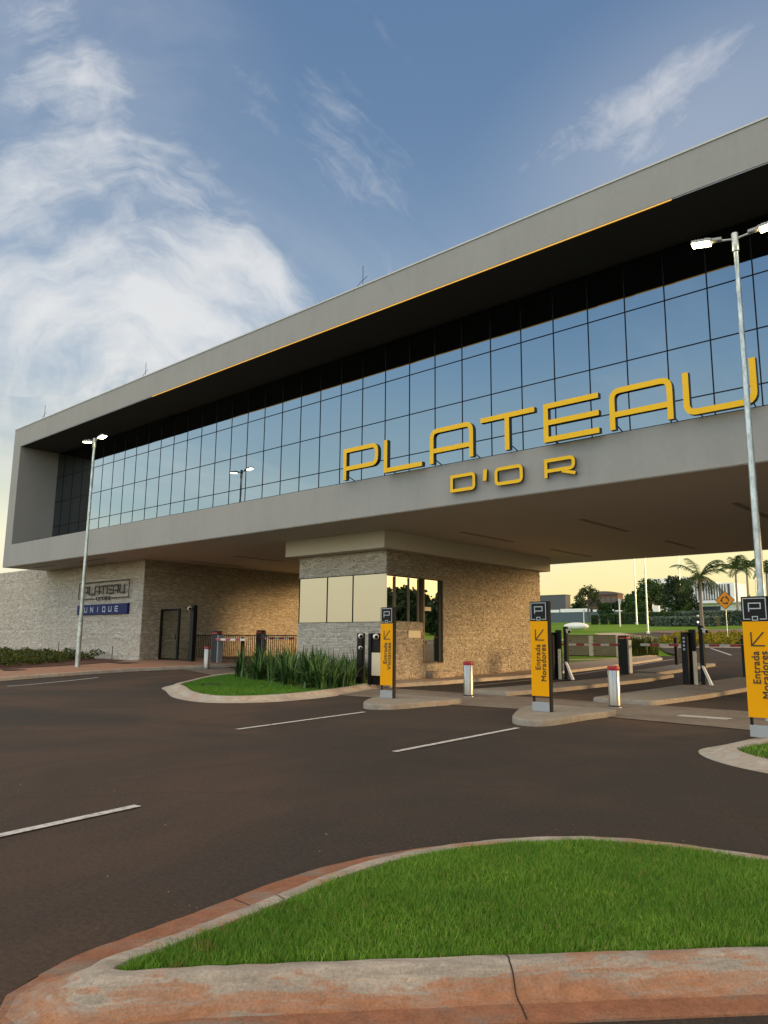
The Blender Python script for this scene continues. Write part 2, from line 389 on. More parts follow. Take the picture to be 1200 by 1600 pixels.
c = t.mix(1.0, c, t.ramp(gm, [(.34, .38), (.46, .82), (.54, 1.08), (.62, 1.5), (.70, 2.4)]), 'MULTIPLY')
vo = t.n.new('ShaderNodeTexVoronoi'); vo.feature = 'DISTANCE_TO_EDGE'; vo.inputs['Scale'].default_value = .16
wv_ = t.n.new('ShaderNodeVectorMath'); wv_.operation = 'ADD'; t.l.new(t.co, wv_.inputs[0]); nz = t.n.new('ShaderNodeTexNoise'); nz.inputs['Scale'].default_value = .9; nz.inputs['Detail'].default_value = 8; t.l.new(t.co, nz.inputs['Vector'])
t.l.new(nz.outputs['Color'], wv_.inputs[1]); t.l.new(wv_.outputs[0], vo.inputs['Vector'])
crk = t.math('MULTIPLY', t.ramp(vo.outputs['Distance'], [(.0, 1.), (.0022, 0.)]), t.ramp(g1, [(.48, 0.), (.58, .55)]))
c = t.mix(crk, c, (.02, .016, .013))
t.color(c); t.bump(t.math('ADD', g3, t.math('MULTIPLY', g4, 1.4)), .8, .008); t.rough(t.ramp(g2_, [(.3, .82), (.7, .95)]))
m_lawn = M_('lawn', (.06, .12, .015), .95, spec=.1); t = NT(m_lawn)
c = t.ramp(t.noise(.12, 7, .65), [(.3, (.09, .17, .016)), (.55, (.15, .26, .022)), (.75, (.22, .32, .03))])
c = t.mix(t.ramp(t.noise(9, 6, .8), [(.4, .0), (.7, .5)]), c, (.04, .09, .012)); t.color(c); t.bump(t.noise(25, 6, .8), .6, .05)
m_soil = M_('red_soil', (.09, .035, .02), .95); t = NT(m_soil)
t.color(t.ramp(t.noise(6, 8, .7), [(.35, (.05, .025, .016)), (.65, (.13, .05, .028))])); t.bump(t.noise(18, 8, .7), .8, .04)
m_under = M_('turf_base', (.03, .055, .010), .95); t = NT(m_under); t.color(t.ramp(t.noise(30, 5), [(.35, (.035, .03, .015)), (.6, (.03, .07, .01))]))

def foliage(name, c0, c1, c2, trans=.0, rough=.6, dry=0.):
    m = M_(name, c1, rough, spec=.25); t = NT(m)
    c = t.ramp(t.island(), [(0, c0), (.5, c1), (1, c2)])
    if dry:
        c = t.mix(t.ramp(t.noise(1.3, 5, .65), [(.35, .0), (.62, dry)]), c, tuple(v * k for v, k in zip(c1, (.55, .62, .9))))
        c = t.mix(t.ramp(t.noise(2.6, 4, .6), [(.66, .0), (.74, .75)]), c, (.30, .22, .07))
        isl = t.math('GREATER_THAN', t.island(), .965); c = t.mix(isl, c, (.42, .34, .12))
    t.color(c)
    if trans:
        ts = t.n.new('ShaderNodeBsdfTranslucent'); t.l.new(c, ts.inputs[0]); mxs = t.n.new('ShaderNodeMixShader'); mxs.inputs[0].default_value = trans
        t.l.new(t.b.outputs[0], mxs.inputs[1]); t.l.new(ts.outputs[0], mxs.inputs[2]); t.l.new(mxs.outputs[0], t.n['Material Output'].inputs[0])
    return m
m_grass = foliage('grass_blades', (.055, .14, .010), (.18, .38, .028), (.46, .66, .11), .35, dry=.6)
m_grassf = foliage('short_turf', (.05, .14, .01), (.08, .21, .016), (.13, .29, .025), .2)
m_strap = foliage('strap_leaves', (.008, .026, .007), (.025, .07, .014), (.12, .22, .06), .12, .38)
m_shrub = foliage('shrub_leaves', (.03, .05, .01), (.06, .085, .014), (.14, .12, .015), .15)
m_bed = foliage('yellow_bed_leaves', (.10, .13, .012), (.26, .24, .015), (.45, .33, .02), .2)
m_leaf = foliage('tree_leaves', (.022, .05, .014), (.035, .08, .02), (.06, .115, .03), .15)
m_leafd = foliage('dark_tree_leaves', (.012, .026, .010), (.02, .042, .014), (.035, .062, .02), .1)
m_leafb = foliage('olive_tree_leaves', (.03, .045, .015), (.05, .07, .02), (.08, .095, .03), .15)
m_palm = foliage('palm_leaflets', (.02, .045, .010), (.04, .075, .016), (.08, .12, .02), .2)
m_hedgeg = foliage('grey_green_hedge', (.07, .10, .07), (.11, .15, .11), (.16, .20, .15), .1)
m_reed = foliage('reed_leaves', (.04, .07, .015), (.08, .12, .03), (.15, .17, .05), .2)
m_bark = M_('bark', (.10, .08, .06), .9); t = NT(m_bark); t.color(t.ramp(t.noise(7, 8, .7, sc=(1, 1, .3)), [(.3, (.06, .05, .04)), (.7, (.17, .14, .11))])); t.bump(t.noise(20, 6), .5, .02)
m_ptrunk = M_('palm_trunk', (.26, .23, .19), .85); t = NT(m_ptrunk); t.color(t.ramp(t.noise(5, 8, .7, sc=(1, 1, 3)), [(.3, (.13, .11, .09)), (.7, (.34, .31, .26))]))

# stacked ledge stone: every stone is a face of its own with its own tint
def stone_mat(name, pal, mort):
    m = M_(name, pal[1], .85, spec=.25); t = NT(m)
    c = t.ramp(t.attr('tint'), [(0, mort), (.02, mort), (.03, pal[0]), (.35, pal[1]), (.7, pal[2]), (1, pal[3])])
    n1 = t.noise(14, 8, .75, .3); n2 = t.noise(.5, 5, .6)
    c = t.mix(t.ramp(n1, [(.35, .55), (.65, .0)]), c, tuple(k * .62 for k in pal[0]))
    zz = t.sepz(); dirt = t.math('MULTIPLY', t.ramp(zz, [(.0, 1.), (.42, 0.)]), t.ramp(n2, [(.42, 0.), (.66, .75)]))
    c = t.mix(dirt, c, (.42, .20, .10))
    t.color(c); t.bump(n1, .8, .012); return m
m_stone = stone_mat('split_face_stone', ((.30, .25, .19), (.43, .37, .285), (.55, .485, .38), (.70, .64, .53)), (.10, .085, .065))
m_stone_skylit = stone_mat('skylit_split_face_stone', ((.46, .41, .35), (.58, .53, .46), (.68, .63, .56), (.80, .77, .71)), (.22, .19, .16))  # same stone in a lighter copy: skylight on the front faces put into the colour
def stone_face(org, ud, nd, u1, ztop, zbot, holes=(), rows=(.045, .075), lens=(.10, .42), seed=1, prot=.03):
    """returns vertices/faces/tints of a stone-clad face; u runs along ud, stones stick out along nd"""
    r_ = random.Random(seed); V, F, T = [], [], []
    org, ud, nd = Vector(org), Vector(ud), Vector(nd)
    P = lambda u, z, d: tuple(org + ud * u + nd * d + Vector((0, 0, z)))
    def emit(a, b, z0, z1, d, tint):
        n = len(V); g = .003; j = lambda: r_.uniform(-.004, .004)
        q = [(a + g, z0 + g), (b - g, z0 + g), (b - g, z1 - g), (a + g, z1 - g)]
        V.extend(P(u, z, 0) for u, z in q)
        V.extend(P(u + (.004 if i in (0, 3) else -.004), z + (.004 if i < 2 else -.004), d + j()) for i, (u, z) in enumerate(q))
        F.append((n + 4, n + 5, n + 6, n + 7)); T.append(tint)
        for i in range(4): F.append((n + i, n + (i + 1) % 4, n + 4 + (i + 1) % 4, n + 4 + i)); T.append(tint * .8 + .03)
    z = zbot
    while z < ztop:
        h = r_.uniform(*rows); z1 = min(z + h, ztop)
        if ztop - z1 < .02: z1 = ztop
        u = -r_.uniform(0, .2)
        rowt = r_.uniform(-.08, .08)
        while u < u1:
            l = r_.uniform(*lens); a, b = max(u, 0), min(u + l, u1); u += l
            if b - a < .02: continue
            segs = [(a, b)]
            for (ha, hb, za, zb) in holes:
                if z1 > za + .01 and z < zb - .01:
                    ns = []
                    for (p, q) in segs:
                        if q <= ha or p >= hb: ns.append((p, q)); continue
                        if p < ha - .02: ns.append((p, ha))
                        if q > hb + .02: ns.append((hb, q))
                    segs = ns
            for (p, q) in segs: emit(p, q, z, z1, r_.uniform(.004, prot) if r_.random() < .85 else prot * 1.5, min(1, max(.05, r_.gauss(.5, .22) + rowt)))
        z = z1
    return V, F, T
def stone_obj(name, mat, parent, parts, backs=()):
    mb = MB(); T = []
    for V, F, tt in parts:
        n = len(mb.v); mb.v += V; mb.f += [tuple(n + i for i in f) for f in F]; T += tt
    for b in backs: mb.quad(*b); T.append(0.)
    return mb.build(name, mat, parent, cols=T)

# ------------------------------------------------------------------ ground, roads
def ccw(p):
    a = sum(p[i][0] * p[(i + 1) % len(p)][1] - p[(i + 1) % len(p)][0] * p[i][1] for i in range(len(p)))
    return p if a > 0 else p[::-1]
def smooth_poly(p, k=6):
    o = []; n = len(p)
    for i in range(n):
        a, b, c, d = (Vector(p[(i + j - 1) % n]) for j in range(4))
        for s in range(k):
            t = s / k; o.append(tuple(.5 * ((2 * b) + (c - a) * t + (2 * a - 5 * b + 4 * c - d) * t * t + (3 * b - a - 3 * c + d) * t ** 3)))
    return o
def offset(p, d):
    """offset a ccw outline outwards by d (number or one per vertex)"""
    n = len(p); o = []
    for i in range(n):
        a, b, c = Vector(p[i - 1]), Vector(p[i]), Vector(p[(i + 1) % n])
        e1, e2 = (b - a).normalized(), (c - b).normalized()
        n1, n2 = Vector((e1.y, -e1.x)), Vector((e2.y, -e2.x)); m = (n1 + n2)
        m = m.normalized() if m.length > 1e-6 else n1; k = 1 / max(.5, m.dot(n1)); dd = d[i] if isinstance(d, (list, tuple)) else d
        o.append((b.x + m.x * dd * k, b.y + m.y * dd * k))
    return o
def drape(name, outline, mat, dz, step=2., kind='structure', parent=None):
    bm = bmesh.new(); vs = [bm.verts.new((x, y, 0)) for x, y in outline]; bm.faces.new(vs)
    xs = [p[0] for p in outline]; ys = [p[1] for p in outline]
    for ax, lo, hi in ((0, min(xs), max(xs)), (1, min(ys), max(ys))):
        q = lo + step
        while q < hi:
            bmesh.ops.bisect_plane(bm, geom=bm.verts[:] + bm.edges[:] + bm.faces[:], plane_co=(q, 0, 0) if ax == 0 else (0, q, 0), plane_no=(1, 0, 0) if ax == 0 else (0, 1, 0)); q += step
    for v in bm.verts: v.co.z = zt(v.co.x, v.co.y) + dz
    bmesh.ops.triangulate(bm, faces=[f for f in bm.faces if len(f.verts) > 4])
    bmesh.ops.recalc_face_normals(bm, faces=bm.faces[:])
    if sum(f.normal.z for f in bm.faces) < 0: bmesh.ops.reverse_faces(bm, faces=bm.faces[:])
    me = bpy.data.meshes.new(name); bm.to_mesh(me); bm.free(); me.materials.append(mat)
    me.polygons.foreach_set('use_smooth', [True] * len(me.polygons))
    o = bpy.data.objects.new(name, me); COL.objects.link(o)
    if parent is not None: o.parent = parent
    if kind: o['kind'] = kind
    return o
def grid(name, xs, ys, mat, dz):
    V = [(x, y, zt(x, y) + dz) for y in ys for x in xs]; n = len(xs)
    F = [(j * n + i, j * n + i + 1, (j + 1) * n + i + 1, (j + 1) * n + i) for j in range(len(ys) - 1) for i in range(n - 1)]
    mb = MB(); mb.v = V; mb.f = F; o = mb.build(name, mat, smooth=True); o['kind'] = 'structure'; return o
def rng(a, b, s): return [a + s * i for i in range(int(round((b - a) / s)) + 1)]
grid('ground', [-1500, -900, -500, -300] + rng(-200, 200, 5) + [300, 500, 900, 1500], [-1200, -600, -300, -150] + rng(-100, 250, 5) + [320, 420, 600, 1400], m_lawn, -.12)
grid('road', rng(-64, 44, 1), rng(-40, 50, 1), m_asph, 0.)
def rings(name, outline, prof, mat, kind='structure', parent=None, flat_z=None, wob=0.):
    """kerb: prof = list of (outward offset, height)"""
    mb = MB(); n = len(outline); r_ = random.Random(5)
    for d, h in prof:
        dd = [k * d for k in WF] if WF else d
        for (x, y) in offset(outline, dd): mb.v.append((x, y, zt(x, y) + h + r_.uniform(-wob, wob)))
    for k in range(len(prof) - 1):
        for i in range(n): mb.f.append((k * n + i, (k + 1) * n + i, (k + 1) * n + (i + 1) % n, k * n + (i + 1) % n))
    o = mb.build(name, mat, parent, smooth=True)
    if kind: o['kind'] = kind
    return o
WF = None
# raised concrete traffic islands between the lanes
def island(outline, h=.13, mat=None, name='traffic_island'):
    o_ = ccw(outline); mb = MB(); n = len(o_)
    lay = [(0, -.1), (-.004, h - .05), (-.012, h - .02), (-.035, h)]
    for d, z in lay:
        for (x, y) in offset(o_, d): mb.v.append((x, y, zt(x, y) + z))
    for k in range(3):
        for i in range(n): mb.f.append((k * n + i, k * n + (i + 1) % n, (k + 1) * n + (i + 1) % n, (k + 1) * n + i))
    mb.f.append(tuple(3 * n + i for i in range(n)))
    o = mb.build(name, mat or m_conc, smooth=True); o['kind'] = 'structure'; return o
def lane_island(cx, w, y0, y1, nose=True, h=.13):
    hw = w / 2; p = [(cx + hw, y0 + .35), (cx + hw, y1), (cx - hw, y1), (cx - hw, y0 + .35)]
    ys = rng(y0 + .35, y1, max(.5, (y1 - y0 - .35) / 6))
    right = [(cx + hw, y) for y in ys]; left = [(cx - hw, y) for y in reversed(ys)]
    nose_ = [(cx - hw + .02, y0 + .25), (cx - hw * .93, y0 + .12), (cx - hw * .78, y0 + .03), (cx - hw * .5, y0), (cx, y0 - .01), (cx + hw * .5, y0), (cx + hw * .78, y0 + .03), (cx + hw * .93, y0 + .12), (cx + hw - .02, y0 + .25)]
    return island(right + left + nose_, h)
island(smooth_poly([(-12.4, 14.3), (-12.38, 15.5), (-12.42, 17.05), (-13.5, 17.1), (-14.7, 17.1), (-14.62, 16.2), (-14.0, 15.0), (-13.3, 14.1), (-12.8, 13.85)], 4))
island(smooth_poly([(-7.9, 13.8), (-7.95, 15.5), (-8.0, 17.0), (-9.0, 17.05), (-10.0, 17.05), (-9.85, 15.9), (-9.35, 14.8), (-8.75, 13.75), (-8.25, 13.4)], 4))
lane_island(-14.05, 1.65, 20.5, 33.9); lane_island(-9.45, 1.85, 20.3, 34.6)
lane_island(-14.9, 1.5, 34.6, 42, h=.15)
lane_island(-4.6, 1.9, 20.3, 34.6)
# paved apron across the lanes, flush with the road
drape('paved_apron', [(-17.6, 16.7), (-14.3, 16.8), (-12.4, 16.4), (-9.9, 16.7), (-8, 16.4), (-4.6, 15.9), (2, 15.4), (2, 20.3), (-18.4, 20.6)], m_conc2, .012, 1.)
drape('paved_apron', [(-31.6, 21.0), (-27.3, 20.0), (-27.6, 21.6), (-28.2, 23.0), (-31.5, 23.3)], m_conc2, .012, 1.)
# markings
def marking(p0, p1, w=.11):
    a, b = Vector(p0), Vector(p1); d = (b - a).normalized(); nn = Vector((-d.y, d.x)) * w / 2; k = 6; mb = MB()
    for i in range(k + 1):
        q = a.lerp(b, i / k); mb.v += [(q.x - nn.x, q.y - nn.y, zt(q.x, q.y) + .012), (q.x + nn.x, q.y + nn.y, zt(q.x, q.y) + .012)]
    mb.f = [(2 * i, 2 * i + 2, 2 * i + 3, 2 * i + 1) for i in range(k)]
    o = mb.build('road_marking', m_mark); o['kind'] = 'structure'
for a, b in [((-27.05, 11.1), (-29.6, 15.7)), ((-11.55, 8.9), (-12.4, 13.2)), ((-7.65, 8.8), (-8.12, 12.95)), ((-6.35, .6), (-6.96, 4.2)),
             ((-22.5, 1), (-24, 5.3)), ((-14.3, 36.5), (-14.3, 38)), ((-12.2, 41), (-12.6, 46)), ((-17.2, 24), (-18.3, 47))]: marking(a, b)
# far part of the road
drape('road', [(-18.2, 44), (-18.6, 49.5), (-21.5, 54), (-25.0, 61), (-30, 71), (-39, 80), (-42, 90), (-39, 92), (-31, 86), (-26, 80), (-10, 75), (15, 70), (44, 60), (44, 49), (0, 46)], m_asph, .006, 3.)
for a, b in [((-16.5, 52), (-20.5, 60)), ((-12.5, 50), (-17, 57.5)), ((-31, 76), (-36, 84)), ((-28.5, 76), (-33, 83))]: marking(a, b, .16)
drape('red_paving', [(-39, 92.3), (-40, 97), (-29, 104), (-5, 104), (20, 98), (20, 79), (-21, 79.5), (-31, 86.6)], m_pavers, .03, 3.)
def rounded(p, k=6): return smooth_poly(ccw(p), k)
def kerbed(name_kerb, outline, prof, mk, fill_mat, fill_name, fz, step=1.):
    rings(name_kerb, outline, prof, mk)
    return drape(fill_name, outline, fill_mat, fz, step)
KP = [(-.02, .10), (0, .135), (.10, .14), (.14, .12), (.19, .03), (.21, .012), (.42, .004), (.425, -.05)]
# pavement on the left, along the stone wall
left_pave = [(-28, -8), (-28.8, 4), (-30, 10), (-30.7, 12.4), (-31.4, 14.6), (-31.9, 17), (-32, 19.2), (-31.7, 21.2), (-31.6, 24), (-31.6, 28), (-31.6, 40), (-37.9, 40), (-37.95, 24), (-38.1, 22.4), (-60, 22.4), (-60, -8)]
pv = ccw(left_pave); drape('pavement', pv, m_pave, .13, 2.)
rings('kerb', pv, [(-.14, .135), (0, .137), (.02, .12), (.03, -.05)], m_kerbfar)
# pavement along the guard house and on to the lawn tip
p2 = ccw([(-18.5, 21), (-18.5, 30), (-18.5, 38), (-18.5, 44), (-18.7, 46.2), (-19.5, 47.7), (-20.4, 47.4), (-20.6, 44), (-21.6, 40), (-21.6, 34.7), (-20.45, 34.5), (-20.45, 22.8), (-19.3, 21)])
drape('pavement', p2, m_pave2, .12, 2.); rings('kerb', p2, [(-.12, .125), (0, .127), (.02, .11), (.03, -.05)], m_kerbfar)
# lawn beyond with the footpath curling through it
drape('lawn', ccw([(-20.5, 47.4), (-20.6, 44.2), (-21.6, 40), (-26, 36), (-60, 36), (-60, 66), (-34, 66), (-31.5, 66), (-27, 60), (-23, 54), (-21, 50.5)]), m_lawn, .10, 2.)
drape('footpath', ccw([(-60, 67), (-38, 67.4), (-33, 69), (-30.8, 72), (-33, 78), (-37.5, 84), (-41, 89), (-43.5, 87), (-39, 80), (-36, 74), (-39, 71.8), (-60, 70.5)]), m_pave2, .09, 2.)
rings('kerb', rounded([(-20.9, 49.8), (-20.6, 46.5), (-21.5, 44), (-26, 41), (-40, 41), (-40, 65), (-31.5, 66.5), (-27.5, 60.5), (-23, 54)], 3), [(0, .1), (.02, .14), (.3, .14), (.34, -.05)], m_kerbfar)
# flower bed island
fb = rounded([(-24.6, 60.6), (-20, 61.2), (-14, 60), (-6, 58), (-4, 62), (-12, 68), (-22, 74), (-28, 76), (-27.5, 70)], 4)
rings('kerb', fb, [(-.1, .1), (0, .16), (.2, .16), (.26, -.05)], m_kerbfar); drape('flower_bed_soil', fb, m_under, .12, 2.)

# ------------------------------------------------------------------ planted and grassed islands
PI_ = [(-24.2, 15.6), (-23.1, 14.55), (-21.75, 13.85), (-19.5, 12.62), (-17.8, 12.1), (-16.75, 12.3), (-16.15, 13.4), (-16.3, 15.3), (-17.2, 17.8), (-18.35, 20.2), (-19.1, 21.6), (-20.4, 22.6), (-23, 22.7), (-25.7, 22.7), (-27.3, 22.1), (-27.6, 20.6), (-26.7, 18.5)]
pi_ = offset(rounded(PI_, 5), -.62)
rings('kerb', pi_, [(-.02, .10), (0, .145), (.13, .15), (.17, .14), (.30, .05), (.34, .03), (.6, .006), (.605, -.05)], m_kerbfar)
drape('turf_base', pi_, m_under, .11, 1.)
FI = [(-4.45, 13.4), (-4.5, 12.3), (-3.9, 11.35), (-2.95, 10.75), (-1.7, 10.6), (-.5, 11.2), (-.2, 13), (-.4, 16), (-1.3, 17.6), (-3.2, 17.5), (-4.2, 15.8)]
fi = offset(rounded(FI, 6), -.55)
rings('kerb', fi, [(-.02, .05), (0, .085), (.13, .09), (.17, .08), (.30, .03), (.34, .02), (.53, .004), (.535, -.05)], m_kerbfar)
drape('turf_base', fi, m_under, .055, 1.)
# the island in front of the camera
FG = [(-3.38, 1.96), (-3.1, 2.26), (-2.80, 2.60), (-2.17, 3.31), (-1.28, 4.29), (-.75, 4.87), (-.30, 5.36), (-.02, 5.78), (-.05, 6.1), (-.45, 6.22), (-1.1, 6.12), (-1.72, 5.96), (-2.56, 5.78), (-3.10, 5.38), (-3.48, 4.70), (-3.62, 3.9), (-3.50, 2.92), (-3.44, 2.4)]
fg = rounded(FG, 8)
n_ = len(fg); WF = []
for i in range(n_):
    a, b = Vector(fg[i - 1]), Vector(fg[(i + 1) % n_]); e = (b - a).normalized(); no = Vector((e.y, -e.x))
    front_ = max(0, no.dot(Vector((.74, -.67))))
    WF.append(1.0 + .0 * front_)
frontness = [max(0, (Vector(fg[(i + 1) % n_]) - Vector(fg[i - 1])).normalized().dot(Vector((.67, .74)))) for i in range(n_)]
WF = None
def fg_ring(name, prof, mat):
    mb = MB()
    for (d0, d1, h) in prof:
        dd = [d0 * (1 - f ** 2) + d1 * f ** 2 for f in frontness]
        tip = min(range(n_), key=lambda q: fg[q][1]); dist_ = [min((q - tip) % n_, (tip - q) % n_) for q in range(n_)]
        dd = [v * (1 + (1.35 if d0 < .26 else 1.35 - 1.6 * (d0 - .255) / .3) * math.exp(-(k_ / 2.2) ** 2) * min(1, max(0, (d0 - .085) / .1))) for v, k_ in zip(dd, dist_)]
        ring_ = [Vector(q) for q in offset(fg, dd)]
        for _ in range(min(3, int(max(d0, d1) * 14))):
            ring_ = [ring_[q] if min((q - tip) % n_, (tip - q) % n_) > 6 else ring_[q] * .5 + (ring_[q - 1] + ring_[(q + 1) % n_]) * .25 for q in range(n_)]
        for k, (x, y) in enumerate([tuple(q) for q in ring_]): mb.v.append((x, y, h + .002 * math.sin(k * 1.7)))
    for k in range(len(prof) - 1):
        for i in range(n_): mb.f.append((k * n_ + i, (k + 1) * n_ + i, (k + 1) * n_ + (i + 1) % n_, k * n_ + (i + 1) % n_))
    o = mb.build(name, mat, smooth=True); o['kind'] = 'structure'; return o
# (outward offset at the sides, at the front, height)
fg_ring('kerb', [(-.02, -.02, .09), (-.005, -.005, .140), (.05, .05, .148), (.082, .074, .146), (.100, .090, .137), (.116, .104, .112), (.19, .165, .045), (.23, .20, .028), (.255, .225, .024)], m_kerbfg)
fg_ring('gutter', [(.255, .225, .024), (.35, .30, .020), (.50, .345, .014), (.555, .36, .010), (.56, .365, -.03)], m_gutfg)
drape('turf_base', fg, m_under, .115, 1.)
for (s, w_) in ((0.56, .007), (0.30, .006)):   # joints in the kerb
    a = Vector((-2.17, 3.31)).lerp(Vector((-1.28, 4.29)), .0) if s > .5 else Vector((-3.53, 3.1))
    no = Vector((.74, -.67)) if s > .5 else Vector((-1, .12)); tg = Vector((-no.y, no.x)) * w_ / 2
    mb = MB(); pr = [(-.004, .143), (.05, .1505), (.085, .1455), (.105, .131), (.14 if s < .5 else .125, .104), (.19, .049), (.225, .031), (.25, .026), (.36, .021)]
    if s < .5: pr = pr + [(.55, .013)]
    for k, (d, h) in enumerate(pr):
        q = a + no * d + tg * (1.1 * math.sin(k * 2.1)); mb.v += [(q.x - tg.x, q.y - tg.y, h + .002), (q.x + tg.x, q.y + tg.y, h + .002)]
    mb.f = [(2 * i, 2 * i + 1, 2 * i + 3, 2 * i + 2) for i in range(len(pr) - 1)]
    o = mb.build('kerb_joint', M_('dark_joint_gap', (.035, .02, .015), .95)); o['kind'] = 'structure'

def inside(p, poly):
    x, y = p; c = False; n = len(poly)
    for i in range(n):
        (x1, y1), (x2, y2) = poly[i], poly[i - 1]
        if (y1 > y) != (y2 > y) and x < (x2 - x1) * (y - y1) / (y2 - y1) + x1: c = not c
    return c
def scatter(poly, n, seed):
    r_ = random.Random(seed); xs = [p[0] for p in poly]; ys = [p[1] for p in poly]; o = []
    while len(o) < n:
        p = (r_.uniform(min(xs), max(xs)), r_.uniform(min(ys), max(ys)))
        if inside(p, poly): o.append(p)
    return o
def turf(poly, n, h, w, z, mat, label, seed, density=None):
    r_ = np.random.default_rng(seed); pts = np.array(scatter(poly, n, seed)); n = len(pts)
    big = np.sin(pts[:, 0] * 5.1 + 1.3 * np.sin(pts[:, 1] * 3.7)) * np.sin(pts[:, 1] * 6.3 + pts[:, 0] * 2) * .5 + .5
    hh = h * r_.uniform(.35, 1.3, n) * (.75 + .4 * big); a = r_.uniform(0, 2 * np.pi, n); ln = r_.normal(0, .38, (n, 2)) * hh[:, None]
    wx, wy = np.cos(a) * w / 2, np.sin(a) * w / 2; z0 = z(pts[:, 0], pts[:, 1])
    V = np.zeros((n, 5, 3))
    V[:, 0] = np.c_[pts[:, 0] - wx, pts[:, 1] - wy, z0]; V[:, 1] = np.c_[pts[:, 0] + wx, pts[:, 1] + wy, z0]
    mid = pts + ln * .35; V[:, 2] = np.c_[mid[:, 0] + wx * .8, mid[:, 1] + wy * .8, z0 + hh * .55]; V[:, 3] = np.c_[mid[:, 0] - wx * .8, mid[:, 1] - wy * .8, z0 + hh * .55]
    V[:, 4] = np.c_[pts[:, 0] + ln[:, 0], pts[:, 1] + ln[:, 1], z0 + hh]
    me = bpy.data.meshes.new('grass'); base_ = np.arange(n) * 5
    me.vertices.add(n * 5); me.vertices.foreach_set('co', V.ravel())
    loops = np.concatenate([np.c_[base_, base_ + 1, base_ + 2, base_ + 3], np.c_[base_ + 3, base_ + 2, base_ + 4, base_ + 4]], axis=1)[:, :7]
    me.loops.add(n * 7); me.loops.foreach_set('vertex_index', loops.ravel())
    me.polygons.add(n * 2); st = np.empty(n * 2, int); st[0::2] = np.arange(n) * 7; st[1::2] = np.arange(n) * 7 + 4; me.polygons.foreach_set('loop_start', st)
    me.update(calc_edges=True); me.validate(); me.materials.append(mat)
    o = bpy.data.objects.new('grass', me); COL.objects.link(o); tag(o, label, 'grass', kind='stuff'); return o
zf = np.vectorize(zt)
turf(offset(fg, -.012), 180000, .050, .0045, lambda x, y: x * 0 + .112, m_grass, 'thick bright green grass on the kerbed island nearest the viewer', 3)
turf(offset(fi, -.03), 16000, .05, .010, lambda x, y: x * 0 + .055, m_grass, 'green grass on the rounded island under the right hand sign', 4)
turf(offset(pi_, -.03), 42000, .05, .016, lambda x, y: zf(x, y) + .11, m_grassf, 'short green turf on the island with the strap leaf plants', 5)

# ------------------------------------------------------------------ lettering made of bent strips
def ribbon(mb, pts, t, y0, dep, r=0., corners=None, closed=False):
    """strip of width t along pts (x, z); corners = indices that are rounded with radius r"""
    P = [Vector(p) for p in pts]; n = len(P); out = []
    for i in range(n):
        if (i in (corners or ())) and r > 0 and (closed or 0 < i < n - 1):
            a, b, c = P[i - 1], P[i], P[(i + 1) % n]; d1, d2 = (a - b).normalized(), (c - b).normalized()
            for k in range(6):
                s_ = k / 5; out.append((b + d1 * r) * (1 - s_) ** 2 + b * 2 * s_ * (1 - s_) + (b + d2 * r) * s_ ** 2)
        else: out.append(P[i])
    P = out; n = len(P); L, Rr = [], []
    for i in range(n):
        if closed: a, c = P[i - 1], P[(i + 1) % n]
        else: a, c = P[max(i - 1, 0)], P[min(i + 1, n - 1)]
        e1 = (P[i] - a).normalized() if (P[i] - a).length > 1e-9 else (c - P[i]).normalized()
        e2 = (c - P[i]).normalized() if (c - P[i]).length > 1e-9 else e1
        m = Vector((-e1.y - e2.y, e1.x + e2.x)).normalized(); k = t / 2 / max(.3, m.dot(Vector((-e1.y, e1.x))))
        L.append(P[i] + m * k); Rr.append(P[i] - m * k)
    base_ = len(mb.v)
    for q in (L, Rr):
        for y in (y0, y0 + dep): mb.v += [(p.x, y, p.y) for p in q]
    Lf, Lb, Rf, Rb = (base_ + k * n for k in range(4))
    seg = range(n if closed else n - 1)
    for i in seg:
        j = (i + 1) % n
        mb.f.append((Lf + i, Rf + i, Rf + j, Lf + j)); mb.front.append(len(mb.f) - 1)
        mb.f += [(Lb + i, Lb + j, Rb + j, Rb + i), (Lf + i, Lf + j, Lb + j, Lb + i), (Rf + i, Rb + i, Rb + j, Rf + j)]
    if not closed:
        for i, fl in ((0, 1), (n - 1, 0)):
            q = (Lf + i, Lb + i, Rb + i, Rf + i); mb.f.append(q if fl else q[::-1])
